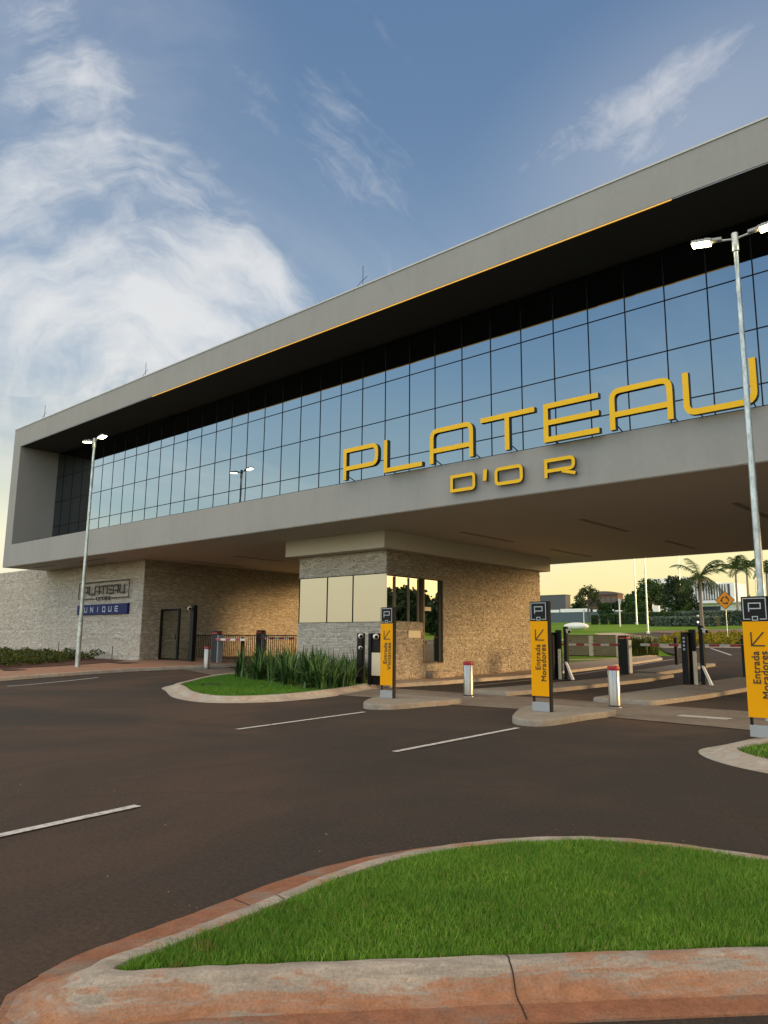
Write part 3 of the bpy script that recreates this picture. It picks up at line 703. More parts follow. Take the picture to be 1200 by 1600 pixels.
def letter(ch, x0, x1, z0, z1, t, y, dep, r, name='letter', mats=None, parent=None, label=None):
    """x0..x1, z0..z1 = outer bounds"""
    mb = MB(); mb.front = []; a, b, c, d = x0 + t / 2, x1 - t / 2, z0 + t / 2, z1 - t / 2; h = z1 - z0; cx = (x0 + x1) / 2; e = .002
    rb = lambda *k, **q: ribbon(mb, *k, **q)
    mid = z0 + h * .36
    if ch == 'P': rb([(a, z0), (a, d), (b, d), (b, mid), (x0 + t, mid)], t, y, dep, r=r, corners=(2, 3))
    elif ch == 'L': rb([(a, z1), (a, c), (x1, c)], t, y, dep)
    elif ch == 'A': rb([(a, z0), (a, d), (b, d), (b, z0)], t, y, dep, r=r, corners=(1, 2)); rb([(x0 + t, mid), (x1 - t, mid)], t, y + e, dep - 2 * e)
    elif ch == 'T': rb([(x0, d), (x1, d)], t, y, dep); rb([(cx, z1 - t), (cx, z0)], t * 1.05, y + e, dep - 2 * e)
    elif ch == 'E': rb([(x1, d), (a, d), (a, c), (x1, c)], t, y, dep); rb([(x0 + t, (z0 + z1) / 2), (x1, (z0 + z1) / 2)], t, y + e, dep - 2 * e)
    elif ch == 'U': rb([(a, z1), (a, c), (b, c), (b, z1)], t, y, dep, r=r, corners=(1, 2))
    elif ch == 'D': rb([(a, c), (b, c), (b, d), (a, d)], t, y, dep, r=r * .8, corners=(1, 2), closed=True)
    elif ch in 'OQ': rb([(a, c), (b, c), (b, d), (a, d)], t, y, dep, r=r, corners=(0, 1, 2, 3), closed=True)
    elif ch == "'": rb([(cx + t * .1, z1), (cx - t * .15, z0)], t * 1.3, y, dep)
    elif ch == 'R':
        rb([(a, z0), (a, d), (b, d), (b, mid), (x0 + t, mid)], t, y, dep, r=r, corners=(2, 3))
        rb([(cx + (x1 - cx) * .15, mid - t / 2), (x1, z0 + t * .35)], t * .9, y + e, dep - 2 * e)
    elif ch == 'N': rb([(a, z0), (a, d), (b, c), (b, z1)], t, y, dep)
    elif ch == 'I': rb([(cx, z0), (cx, z1)], t, y, dep)
    if ch == 'Q': rb([(cx + t, c + t * .5 + .001), (b + t * .3, z0 - t * .6)], t * .8, y + e, dep - 2 * e)
    me_o = mb.build(name, mats[0], parent)
    me_o.data.materials.append(mats[1]); fr = set(mb.front)
    me_o.data.polygons.foreach_set('material_index', [0 if i in fr else 1 for i in range(len(mb.f))])
    if label: me_o['label'] = label
    return me_o
def font_mesh(txt, size, spacing=1.0):
    cu = bpy.data.curves.new('t', 'FONT'); cu.body = txt; cu.size = size; cu.extrude = 0; cu.space_character = spacing; cu.offset = 0
    ob = bpy.data.objects.new('t', cu); COL.objects.link(ob)
    dg = bpy.context.evaluated_depsgraph_get(); me = bpy.data.meshes.new_from_object(ob.evaluated_get(dg))
    bpy.data.objects.remove(ob); bpy.data.curves.remove(cu)
    return [tuple(v.co) for v in me.vertices], [tuple(p.vertices) for p in me.polygons]

# ------------------------------------------------------------------ the gate building (bridge)
FY, BY, GY = 19.56, 38.1, 22.07
B = thing('gate_building', 'long grey rendered box building bridging the entrance lanes with a mirror glass front', 'building', (-17, FY, 0))
def part(mb, name, mat, parent, off=(17, -FY, 0), **k):
    mb.v = [(x + off[0], y + off[1], z + off[2]) for x, y, z in mb.v]; return mb.build(name, mat, parent, **k)
fr = MB(); XL, XR = -50.0, 16.0
fr.box(XL, XR, FY, BY, 13.80, 15.0); fr.box(XL, XR, FY, BY, 6.05, 7.42)
fr.box(XL, XL + 1.03, FY, BY, 7.42, 13.80); fr.box(XR - 1, XR, FY, BY, 7.42, 13.8); fr.box(XL + 1.03, XR - 1, BY - .2, BY, 7.42, 13.8)
part(fr, 'outer_frame', m_stucco, B)
mb = MB(); mb.box(XL - .03, XR + .03, FY - .03, BY + .03, 15.003, 15.06); part(mb, 'roof_capping', M_('pale_capping', (.52, .53, .53), .5), B)
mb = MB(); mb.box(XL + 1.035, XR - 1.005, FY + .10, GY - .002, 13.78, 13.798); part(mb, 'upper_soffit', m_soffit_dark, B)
mb = MB(); mb.box(XL + 1.032, XL + 1.045, FY + .02, GY - .002, 7.425, 13.775); part(mb, 'shaded_reveal', m_side, B)  # thin skin giving the recess side its painted shade
mb = MB(); mb.box(XL + 1.035, XR - 1.005, FY + .012, GY - .03, 7.422, 7.445); part(mb, 'sill_capping', m_dark, B)
mb = MB(); mb.box(XL + .01, XR - .01, FY + .03, BY - .03, 6.03, 6.046); part(mb, 'lower_soffit', m_soffit, B)
for (x0, x1, mt, nm) in ((-33.5, -7.0, m_led, 'light_strip'), (-48.9, -33.52, m_steel, 'strip_channel'), (-6.98, 14.9, m_steel, 'strip_channel')):
    mb = MB(); mb.box(x0, x1, FY + .02, FY + .05, 13.772, 13.795); part(mb, nm, mt, B)
MX = [-48.97] + [-7.0 + 1.2812 * k for k in range(-32, 17)] + [14.99]
MZ = [7.30, 8.82, 10.45, 12.08, 13.775]
cwp = MB(); r2 = random.Random(4)
for i in range(len(MX) - 1):
    for j in range(4):
        d = [r2.uniform(-.001, .001) for _ in range(4)]
        cwp.quad((MX[i], GY + d[0], MZ[j]), (MX[i + 1], GY + d[1], MZ[j]), (MX[i + 1], GY + d[2], MZ[j + 1]), (MX[i], GY + d[3], MZ[j + 1]))
cw = part(cwp, 'curtain_wall', m_glass, B)
mm = MB()
for x in MX[1:-1]: mm.box(x - .017, x + .017, GY - .014, GY + .02, 7.45, 13.775)
for z in MZ[1:-1]: mm.box(MX[0], MX[-1], GY - .012, GY + .02, z - .017, z + .017)
part(mm, 'glazing_bars', m_mull, cw)
for (x, y0, y1) in [(-17.95, 24.7, 28.5), (-12.7, 24.7, 28.6), (-17.95, 31.9, 35.85), (-12.6, 32.1, 35.6), (-7.45, 24.7, 28.6), (-7.45, 32.1, 35.6), (-2.3, 24.7, 28.6), (-36.75, 24.6, 28.2), (-32.6, 24.5, 27.8), (-28.3, 24.5, 27.8), (-36.0, 31.9, 35.6), (-32.6, 31.9, 35.6)]:
    mb = MB(); mb.box(x - .11, x + .11, y0, y1, 6.012, 6.029); l_ = part(mb, 'linear_light', M_('slot_trim', (.30, .265, .22), .7), B)
    mb = MB(); mb.box(x - .06, x + .06, y0 + .06, y1 - .06, 6.008, 6.0115); part(mb, 'diffuser', M_('dull_diffuser', (.20, .175, .145), .6), l_)
for (x0, x1, y) in [(-48.4, -45.5, 20.85), (-42.2, -39.4, 20.82)]:
    mb = MB(); mb.box(x0, x1, y - .1, y + .1, 6.012, 6.029); part(mb, 'linear_light', M_('slot_trim', (.24, .21, .175), .7), B)
for (x, y, z) in [(-20.16, 21.0, 16.9), (-36.75, 21.0, 16.8), (-53.4 + 4.2, 21.0, 16.9), (-4.0, 21, 16.9)]:
    mb = MB(); mb.tube([(x, y, 15.06), (x, y, z)], .014, 5); mb.tube([(x - .42, y, 15.7), (x - .3, y, 16.1), (x - .05, y, 16.25), (x + .25, y, 16.35)], .012, 5)
    mb.tube([(x - .42, y, 15.06), (x - .42, y, 15.7)], .012, 5); part(mb, 'lightning_rod', m_dark, B)

# big raised letters
sg = thing('wall_sign', 'big yellow block letters standing along the ledge in front of the mirror glass', 'sign', (-12, 19.3, 7.42), 0)
def L_(ch, x0, x1, z0, z1, t, y, dep, r): return letter(ch, x0 + 12, x1 + 12, z0 - 7.42, z1 - 7.42, t, y - 19.3, dep, r, mats=(m_yel, m_lside), parent=sg, label='yellow letter ' + ch)
for ch, x0, x1 in (('P', -19.30, -17.58), ('L', -17.30, -15.58), ('A', -15.25, -13.50), ('T', -13.21, -11.27), ('E', -10.97, -9.22), ('A', -8.90, -7.14), ('U', -6.87, -5.08)):
    L_(ch, x0, x1, 7.43, 8.60, .155, 19.22, .17, .24)
for x in (-19.2, -17.2, -15.15, -13.6, -12.2, -10.8, -8.8, -7.25, -6.6, -5.3):
    mb = MB(); mb.tube([(x + 12.03, .12, .15), (x + 12.03, .5, .03)], .018, 6); mb.build('bracket', m_lside, sg)
sg2 = thing('wall_sign', 'small yellow letters with an apostrophe on the grey fascia below the big lettering', 'sign', (-12, 19.4, 6.4), 0)
for ch, x0, x1 in (('D', -14.53, -13.55), ("'", -13.26, -13.09), ('O', -12.82, -11.81), ('R', -11.08, -10.08)):
    z0, z1 = (6.62, 6.98) if ch == "'" else (6.40, 6.97)
    letter(ch, x0 + 12, x1 + 12, z0 - 6.4, z1 - 6.4, .105, 19.38 - 19.4, .10, .13, mats=(m_yel, m_lside), parent=sg2, label='yellow ' + ('apostrophe' if ch == "'" else 'letter ' + ch))

# ------------------------------------------------------------------ guard house under the bridge
G = thing('guard_house', 'beige stone clad guard house carrying the bridge, with a pale corner window band', 'building', (-23, 22.9, 0))
go = (23, -22.9, 0)
x0, x1, y0, y1, zt_ = -25.65, -20.4, 22.9, 34.9, 5.32
core = MB()
core.box(x0 + .02, x1 - .10, y0 + .10, y1 - .02, -.1, 2.40); core.box(x0 + .02, x1 - .10, y0 + .10, y1 - .02, 4.39, zt_); core.box(x0 + .02, x1 - .16, y0 + .12, y1 - .02, 2.40, 4.39)
part(core, 'inner_wall', M_('dark_core', (.05, .045, .04), .8), G, go)
fp = stone_face((x0, y0, 0), (1, 0, 0), (0, -1, 0), x1 - x0, zt_, -.05, holes=[(-1, 9, 2.41, 4.385)], seed=3, rows=(.05, .08))
rp = stone_face((x1, y0, 0), (0, 1, 0), (1, 0, 0), y1 - y0, zt_, -.05, holes=[(-1, 2.34, 2.44, 4.30), (2.34, 3.72, .79, 4.30)], seed=5, rows=(.036, .058), lens=(.07, .26))
E_ = .0
def rect_y(xa, xb, y, za, zb): return ((xa, y, za), (xb, y, za), (xb, y, zb), (xa, y, zb))
def rect_x(x, ya, yb, za, zb): return ((x, ya, za), (x, yb, za), (x, yb, zb), (x, ya, zb))
backs = [rect_y(x0, x1, y0 + .001, -.05, 2.41), rect_y(x0, x1, y0 + .001, 4.385, zt_), rect_x(x1 - .001, y0, y0 + 2.34, -.05, 2.44), rect_x(x1 - .001, y0 + 2.34, y0 + 3.72, -.05, .79),
         rect_x(x1 - .001, y0, y0 + 3.72, 4.30, zt_), rect_x(x1 - .001, y0 + 3.72, y1, -.05, zt_), ((x0, y0, 0), (x0, y1, 0), (x0, y1, zt_), (x0, y0, zt_)), ((x0, y1, 0), (x1, y1, 0), (x1, y1, zt_), (x0, y1, zt_)),
         ((x1, y0, 4.30), (x1 - .2, y0, 4.30), (x1 - .2, y0 + 3.72, 4.30), (x1, y0 + 3.72, 4.30)), ((x1, y0 + 3.72, .79), (x1 - .2, y0 + 3.72, .79), (x1 - .2, y0 + 3.72, 4.3), (x1, y0 + 3.72, 4.3)),
         ((x1, y0 + 2.34, .79), (x1 - .2, y0 + 2.34, .79), (x1 - .2, y0 + 3.72, .79), (x1, y0 + 3.72, .79)), ((x1, y0 + 2.34, .79), (x1 - .2, y0 + 2.34, .79), (x1 - .2, y0 + 2.34, 2.44), (x1, y0 + 2.34, 2.44))]
so_ = stone_obj('stone_wall', m_stone, G, [rp], backs); so_.location = go
so_ = stone_obj('front_stone_wall', m_stone_skylit, G, [fp]); so_.location = go  # same stone as the side, painted lighter for the sky it faces
# plinth
pp = stone_face((x1 + .28, y0 + 2.65, 0), (0, 1, 0), (1, 0, 0), 1.55, .42, -.05, seed=8); pq = stone_face((x1, y0 + 2.65, 0), (1, 0, 0), (0, -1, 0), .28, .42, -.05, seed=9)
pl_ = stone_obj('stone_plinth', m_stone, G, [pp, pq], [((x1, y0 + 2.65, .42), (x1 + .28, y0 + 2.65, .42), (x1 + .28, y0 + 4.2, .42), (x1, y0 + 4.2, .42)), rect_x(x1 + .279, y0 + 2.65, y0 + 4.2, 0, .42), rect_y(x1, x1 + .28, y0 + 2.651, 0, .42), rect_y(x1, x1 + .28, y0 + 4.2, 0, .42)]); pl_.location = go
def pane(name, q, mat, parent): mb = MB(); mb.quad(*[(a + go[0], b + go[1], c) for a, b, c in q]); return mb.build(name, mat, parent)
wf = pane('window', rect_y(x0 - .0, x1 - .0, y0 + .035, 2.43, 4.365), m_glassc, G); wf['label'] = 'pale front window band in three panes'
mb = MB()
for x in (-23.86, -22.31): mb.box(x - .02, x + .02, y0 + .015, y0 + .05, 2.43, 4.365)
mb.box(x0, x1 + .01, y0 - .01, y0 + .08, 4.365, 4.395); mb.box(x0, x1 + .01, y0 - .012, y0 + .08, 2.40, 2.43); part(mb, 'window_frame', m_black, wf, go)
ws = pane('window', rect_x(x1 - .09, y0 + .03, y0 + 2.22, 2.46, 4.28), m_glassd, G); ws['label'] = 'side window reflecting trees and yellow sky'
mb = MB()
for a, b in ((.53, .62), (1.46, 1.50), (2.10, 2.14)): mb.box(x1 - .10, x1 - .04, y0 + a, y0 + b, 2.47, 4.27)
mb.box(x1 - .10, x1 - .02, y0 + .02, y0 + 2.2, 2.44, 2.47); part(mb, 'window_frame', M_('bronze_frame', (.12, .10, .07), .5, .3), ws, go)
mb = MB(); mb.box(x1 - .12, x1 - .03, y0 + 2.2, y0 + 2.42, 2.441, 4.295); part(mb, 'dark_post', m_black, G, go)
wd = pane('window', rect_x(x1 - .09, y0 + 2.5, y0 + 3.5, .83, 4.28), m_glassd, G); wd['label'] = 'tall narrow window'
mb = MB(); mb.box(x1 - .1, x1 - .03, y0 + 2.42, y0 + 2.5, .80, 4.29); part(mb, 'window_frame', M_('bronze_frame', (.12, .10, .07), .5, .3), wd, go)
mb = MB(); mb.box(x1 - .1, x1 - .05, y0 + 3.5, y0 + 3.715, .80, 4.29); part(mb, 'window_jamb', m_black, wd, go)
mb = MB(); mb.box(x1 - .088, x1 - .08, y0 + 2.55, y0 + 3.0, 2.95, 3.12); part(mb, 'window_sticker', m_cream, wd, go)
mb = MB(); mb.cbox(x1 + .02, x1 + .05, 24.24, 25.04, 1.80, 2.10, .008); part(mb, 'wall_plaque', m_cream, G, go)
mb = MB(); mb.box(-25.9, -19.95, 22.25, 35.25, 5.323, 6.028); part(mb, 'fascia', m_fascia, G, go)

# ------------------------------------------------------------------ stone wall at the left end
SW = thing('stone_wall', 'long pale split stone wall under the left end of the bridge', 'wall', (-38, 22.46, 0))
sof = (38, -22.46, 0)
f1 = stone_face((-50.0, 22.46, 0), (1, 0, 0), (0, -1, 0), 12.0, 6.028, .2, seed=21, rows=(.045, .075), lens=(.12, .5), prot=.028)
f2 = stone_face((-84.0, 22.46, 0), (1, 0, 0), (0, -1, 0), 34.0, 6.28, .2, seed=22, rows=(.05, .08), lens=(.14, .5), prot=.028)
f3 = stone_face((-38.0, 22.46, 0), (0, 1, 0), (1, 0, 0), 15.6, 6.028, .3, seed=23, rows=(.04, .064), lens=(.08, .30))
o = stone_obj('front_cladding', m_stone_skylit, SW, [f1, f2], [rect_y(-50, -38, 22.461, .1, 6.028), rect_y(-84, -50, 22.461, .1, 6.28)]); o.location = sof  # front takes the lighter copy of the stone, its skylight painted in
o = stone_obj('side_cladding', m_stone, SW, [f3], [rect_x(-38.001, 22.46, 38.06, .2, 6.028)]); o.location = sof
mb = MB(); mb.box(-84, -50.02, 22.48, 22.9, 0, 6.29); mb.box(-49.98, -38.02, 22.48, 22.9, 0, 6.0); mb.box(-38.4, -38.02, 22.92, 38.06, 0, 6.0); part(mb, 'wall_core', m_side, SW, sof)
# emblem and name plate on the wall
ws1 = thing('wall_sign', 'outline rectangle with thin dark raised letters on the pale stone wall, above the blue plate', 'sign', (-42, 22.3, 4))
WX = lambda v: v + 42
mb = MB(); mb.front = []
ribbon(mb, [(WX(-43.3), .0), (WX(-45.15), .0), (WX(-45.15), .98), (WX(-39.3), .98), (WX(-39.3), .0), (WX(-41.25), .0)], .055, 0, .03); mb.build('emblem_frame', m_brown, ws1)
xs_ = -44.62
for ch in 'PLATEAU':
    letter(ch, WX(xs_), WX(xs_ + .60),   .22, .76, .088, -.02, .04, .09, mats=(m_brown, m_brown), parent=ws1); xs_ += .715
xs_ = -42.95
for ch in "D'OR":
    w_ = .1 if ch == "'" else .36
    letter(ch, WX(xs_), WX(xs_ + w_), -.10 + (.1 if ch == "'" else 0), .10, .045, -.02, .06, .05, mats=(m_brown, m_brown), parent=ws1); xs_ += w_ + .13
ws2 = thing('name_plate', 'dark blue plate with widely spaced pale letters on the pale stone wall', 'sign', (-42, 22.3, 3.05))
mb = MB(); mb.cbox(WX(-45.15), WX(-39.3), -.02, .12, .0, .60, .012); mb.build('plate', m_navy, ws2)
xs_ = -44.22
for ch in 'UNIQUE':
    letter(ch, WX(xs_), WX(xs_ + .34), .14, .46, .052, -.034, .012, .06, mats=(m_lwhite, m_lwhite), parent=ws2); xs_ += .72
for (x, z) in ((-46.4, 1.1), (-39.9, .9)):
    tag(MB().tube([(x, 21.9, .5), (x, 21.9, z + .35)], .02, 6).build('garden_stake', m_brown), 'thin dark stake beside the wall ' + ('at the right end of the planting bed' if x > -42 else 'behind the lamp post shrubs'), 'stake')

# ------------------------------------------------------------------ street furniture
def bollard(loc, label, first=None):
    if first: return lmake(label, loc, 0, first)
    t = thing('bollard', label, 'bollard', loc, 0, 'steel bollards with red tops in front of the lanes')
    MB().lathe([(.185, 0), (.185, .02), (.15, .03), (.15, .93), (.145, .94)], n=28).build('post', m_steel, t, True)
    MB().lathe([(.153, .935), (.158, .945), (.158, 1.02), (.150, 1.045), (.05, 1.055)], n=28).build('cap', m_red, t, True)
    MB().lathe([(.156, .03), (.156, .055)], n=28).build('base_ring', m_dark, t, True); return t
b0 = bollard((-13.8, 19.28, .012), 'steel bollard with a red top in front of the stone guard house wall')
bollard((-8.96, 18.95, .012), 'steel bollard with a red top just right of the middle yellow sign', b0)
bollard((-31.1, 22.0, zt(-31.1, 22) + .012), 'distant steel bollard near the glass gate at the left stone wall', b0)
bollard((-4.4, 19.1, .012), 'steel bollard hidden behind the right hand yellow sign', b0)

def totem(loc, label, words, first=None):
    t = thing('sign_totem', label, 'sign', loc, 0, 'yellow and black lane sign totems')
    w, H = .46, 2.42
    MB().cbox(0, w - .02, .0, .09, 0, .20, .008).build('plinth', m_grey, t)
    mb = MB(); mb.box(.01, .05, .02, .07, .20, .36); mb.build('leg', m_black, t)
    mb = MB(); mb.cbox(w - .018, w + .022, -.005, .095, 0, H, .006); mb.build('side_frame', m_black, t)
    pn = MB().cbox(-.005, w - .02, .0, .08, .33, H - .44, .006).build('yellow_panel', m_yel2, t)
    hd = MB().cbox(-.005, w - .02, -.004, .08, H - .437, H, .006).build('head_panel', m_black, t)
    m_s = M_('sign_silver', (.42, .47, .50), .45)
    mb = MB(); mb.front = []; a, b, c, d = .03, w - .055, H - .40, H - .035; y = -.010
    ribbon(mb, [(a + .11, c), (a, c), (a, d), (b, d), (b, c), (b - .11, c)], .014, y, .007)
    cx = (a + b) / 2; ribbon(mb, [(cx - .095, c + .13), (cx - .095, d - .085), (cx + .10, d - .085), (cx + .10, c + .185), (cx - .088, c + .185)], .018, y, .007)
    ribbon(mb, [(cx - .042, c - .018), (cx + .042, c - .018), (cx + .042, c + .045), (cx - .042, c + .045)], .014, y, .007, closed=True)
    mb.build('emblem', m_s, hd)
    mk = M_('sign_lettering', (.03, .018, .012), .5)
    mb = MB(); mb.front = []; x_, z_ = .13, H - .86 + .0
    ribbon(mb, [(x_, z_ + .235), (x_, z_), (x_ + .215, z_)], .022, -.008, .006); ribbon(mb, [(x_ + .016, z_ + .016), (x_ + .205, z_ + .235)], .022, -.0075, .006); mb.build('arrow', mk, pn)
    top = H - .96
    for k, (wd, xb) in enumerate(zip(words, (.235, .375))):
        V, F = font_mesh(wd, .175, 1.05); mxx = max(v[0] for v in V)
        m2_ = MB()
        for q, (da, db) in enumerate(((0, 0), (.0055, 0), (0, .0045), (.0055, .0045))):
            m = len(m2_.v); m2_.v += [(xb - v[1] + da, -.0085 - q * .0007, top - mxx + v[0] + db) for v in V]; m2_.f += [tuple(m + i for i in f) for f in F]
        o = m2_.build('lettering', mk, pn)
    return t
totem((-14.12, 15.63, .13), 'yellow sign totem for visitors, leftmost, on the kerb in front of the guard house', ('Entrada', 'Visitantes'))
totem((-9.15, 15.2, .13), 'yellow sign totem for residents on the middle concrete island, next to the steel bollard', ('Entrada', 'Moradores'))
totem((-4.35, 14.42, .05), 'yellow sign totem at the right edge, standing in grass beneath the tall lamp', ('Entrada', 'Moradores'))

def street_lamp(loc, H, label, rz=0.):
    t = thing('street_lamp', label, 'street lamp', loc, rz, 'twin headed galvanised street lamps')
    MB().tube([(0, 0, 0), (0, 0, 2.2), (0, 0, 2.23)], [.115, .105, .105], 16).tube([(0, 0, 2.23), (0, 0, H * .62), (0, 0, H)], [.088, .07, .052], 16).build('pole', m_gal, t, True)
    MB().lathe([(.12, 2.16), (.125, 2.18), (.125, 2.24), (.10, 2.26)], n=16).build('collar', m_gal, t, True); MB().lathe([(.065, H - .45), (.078, H - .44), (.078, H + .02), (.07, H + .03)], n=14).build('collar', m_gal, t, True)
    for s in (-1, 1):
        MB().tube([(0, 0, H - .12), (s * .25, 0, H - .08), (s * .42, 0, H - .03)], .024, 8).build('arm', m_gal, t, True)
        mb = MB(); mb.cbox(-.07, .17, -.07, .07, -.03, .05, .015); mb.cbox(.15, .62, -.14, .14, -.035, .035, .02); mb.tube([(.22, 0, .03), (.25, 0, .10), (.32, 0, .10), (.35, 0, .03)], .014, 6)
        for k in range(5): mb.box(.24 + k * .07, .25 + k * .07, -.12, .12, .035, .055)
        M = Matrix.Translation((s * .36, 0, H - .04)) @ Matrix.Rotation(0 if s > 0 else math.pi, 4, 'Z') @ Matrix.Rotation(R(-7), 4, 'Y')
        def tr(m): m.v = [tuple(M @ Vector(v)) for v in m.v]; return m
        hd = tr(mb).build('lamp_head', M_('lamp_housing', (.30, .31, .31), .5, .3), t, True)
        mb = MB(); mb.cbox(.19, .61, -.13, .13, -.068, -.037, .012); tr(mb).build('lit_lens', m_lamp, hd)
    return t
street_lamp((-35.1, 17.54, .28), 11.13, 'slim twin headed street lamp on the pavement in front of the left stone wall')
street_lamp((-5.05, 18.2, .0), 11.4, 'tall twin headed street lamp behind the right hand yellow sign', R(8))

# barriers
def barrier_cabinet(parent):
    MB().cbox(-.22, .22, -.17, .17, 0, 1.56, .02).build('cabinet', m_dark, parent)
    MB().cbox(-.226, .226, -.176, .176, 1.565, 1.63, .01).build('red_band', m_redw, parent)
    MB().cbox(-.21, .21, -.16, .16, 1.632, 1.70, .03).build('lid', m_dark, parent)
    MB().cbox(.222, .30, -.15, .15, .02, 1.5, .01).build('side_panel', m_grey, parent)
def barrier(loc, label, length, sgn, zarm=1.27):
    t = thing('barrier_gate', label, 'barrier', loc, 0, 'red and white arm barriers of the lanes'); barrier_cabinet(t)
    mb = MB(); n = int(length / .45) + 1; y0_, y1_, z0_, z1_ = -.21, -.175, zarm - .05, zarm + .05
    for k in range(n + 1):
        x = sgn * (.2 + (length) * k / n); mb.v += [(x, y0_, z0_), (x, y1_, z0_), (x, y1_, z1_), (x, y0_, z1_)]
    mi = []
    for k in range(n):
        for j in range(4): mb.f.append((4 * k + j, 4 * k + (j + 1) % 4, 4 * k + 4 + (j + 1) % 4, 4 * k + 4 + j)); mi.append(k % 2)
    mb.f += [(0, 3, 2, 1), tuple(4 * n + j for j in range(4))]; mi += [0, (n - 1) % 2]
    am = mb.build('arm', m_redw, t); am.data.materials.append(m_white); am.data.polygons.foreach_set('material_index', mi)
    mb = MB(); mb.box(.1 if sgn > 0 else -length - .2, length + .2 if sgn > 0 else -.1, -.172, -.15, zarm + .045, zarm + .062); mb.build('rubber_edge', m_grey, am)
    return t
barrier((-15.2, 33.3, zt(-15.2, 33.3) + .13), 'barrier gate with its arm over the lane beside the guard house', 3.3, -1)
barrier((-10.05, 33.8, zt(-10, 33.8) + .13), 'barrier gate mostly behind the right hand sign, its arm over the middle lane', 4.3, -1)
barrier((-33.0, 23.9, zt(-33, 23.9) + .02), 'barrier gate beside the dark gate frame at the left stone wall', 2.4, 1)
barrier((-32.65, 26.5, zt(-32.6, 26.5) + .02), 'barrier gate behind the strap leaf plants, its arm reaching the guard house', 2.7, 1)
def rest(loc, h, label):
    MBt = MB().lathe([(.09, 0), (.09, h - .06), (.075, h - .02), (.03, h)], n=14); t = thing('barrier_rest', label, 'post', loc)
    MBt.build('post', m_black, t, True); MB().ball((0, -.05, h - .08), .05, 8).build('reflector', m_white, t, True); return t
rest((-15.5, 40.2, zt(-15.5, 40.2) + .15), 1.5, 'thin black post beyond the barriers holding the arm end of the middle lane')
rest((-32.3, 25.0, zt(-32.3, 25.0)), 1.4, 'thin black post in front of the railing between the two left barriers')

def dome(parent, c, r=.09, tilt=1):
    a = MB().ball(c, r, 10, (1, 1, .9)).build('camera_dome', m_white, parent, True)
    MB().ball((c[0] + r * .62, c[1] - r * .45, c[2] - r * .1), r * .62, 8).build('lens', m_black, a, True)
def reader(loc, label, first=None):
    if first: return lmake(label, loc, 0, first)
    t = thing('card_reader', label, 'card reader', loc, 0, 'card reader posts at the lanes')
    MB().cbox(-.10, .12, -.35, -.10, 0, 1.88, .01).build('front_post', m_black, t)
    MB().cbox(.08, .27, -.08, .12, .0, 1.98, .01).build('reader_post', m_black, t)
    mb = MB(); 
    for k in range(4): mb.cbox(-.03, .04, -.358, -.351, 1.25 + k * .13, 1.32 + k * .13, .004)
    mb.build('keypad', m_lwhite, t)
    MB().cbox(.20, .33, -.12, -.082, .0, 1.22, .006).build('pale_panel', m_cream, t)
    MB().cbox(.40, .55, .0, .15, 0, 2.12, .01).build('camera_post', m_black, t)
    MB().tube([(.47, .05, 2.02), (.60, -.02, 1.98)], .03, 8).build('camera_arm', m_white, t, True)
    dome(t, (.66, -.04, 1.92), .10)
    mb = MB(); mb.quad((.45, -.04, .72), (.53, -.04, .72), (.82, -.04, .03), (.72, -.04, .03)); mb.quad((.45, .04, .72), (.72, .04, .03), (.82, .04, .03), (.53, .04, .72))
    mb.quad((.53, -.04, .72), (.53, .04, .72), (.82, .04, .03), (.82, -.04, .03)); mb.quad((.45, -.04, .72), (.45, .04, .72), (.72, .04, .03), (.72, -.04, .03)); mb.build('white_brace', m_white, t)
    MB().cbox(-.12, .85, -.37, .17, 0, .03, .008).build('base_plate', m_black, t)
    return t
r0 = reader((-10.26, 27.7, zt(-10, 27.7) + .13), 'black card reader posts with a white camera dome on the middle lane island')
reader((-15.74, 28.0, zt(-15.7, 28) + .13), 'black card reader posts with a white brace just behind the middle yellow sign', r0)
reader((-5.2, 27.7, zt(-5, 27.7) + .13), 'black card reader posts on the right lane island, outside the view', r0)
t = thing('intercom_post', 'slim black post with two white round cameras beside the strap leaf plants', 'intercom', (-19.3, 20.3, .12))
MB().cbox(-.12, .13, -.09, .09, 0, 1.80, .01).build('post', m_black, t); dome(t, (.10, -.12, 1.70), .10); dome(t, (.09, -.12, 1.28), .075)
t = thing('intercom_post', 'wide black intercom cabinet with a cream panel, behind the visitors sign', 'intercom', (-18.85, 20.2, .12))
MB().cbox(0, .14, 0, .3, 0, 1.80, .01).build('post', m_black, t); MB().cbox(.14, .62, .05, .3, .0, 1.80, .01).build('cabinet', m_black, t)
MB().cbox(.16, .60, .02, .05, .32, 1.12, .006).build('cream_panel', m_cream, t); dome(t, (.42, -.05, 1.68), .11)

# left: glass gate frame and railing
gz = zt(-36, 23.6) + .12
t = thing('gate', 'black framed glass pedestrian gate standing against the left stone wall', 'gate', (-37.9, 23.6, gz))
def bars(name, boxes, mat, parent):
    mb = MB()
    for b_ in boxes: mb.box(*b_)
    return mb.build(name, mat, parent)
bars('door_frame', [(0, .14, -.05, .05, 0, 2.78), (1.72, 1.86, -.05, .05, -.1, 2.78), (.14, 1.72, -.05, .05, 2.66, 2.78), (.14, 1.72, -.05, .05, 0, .1)], m_black, t)
m_clear = M_('clear_glass', (.9, .95, .92), .02); nb = m_clear.node_tree.nodes['Principled BSDF']; nb.inputs['Transmission Weight'].default_value = 1; nb.inputs['IOR'].default_value = 1.05
bars('glass_pane', [(.15, 1.71, -.006, .006, .11, 2.65)], m_clear, t); bars('glass_pane', [(1.87, 2.98, -.006, .006, .05, 2.62)], m_clear, t)
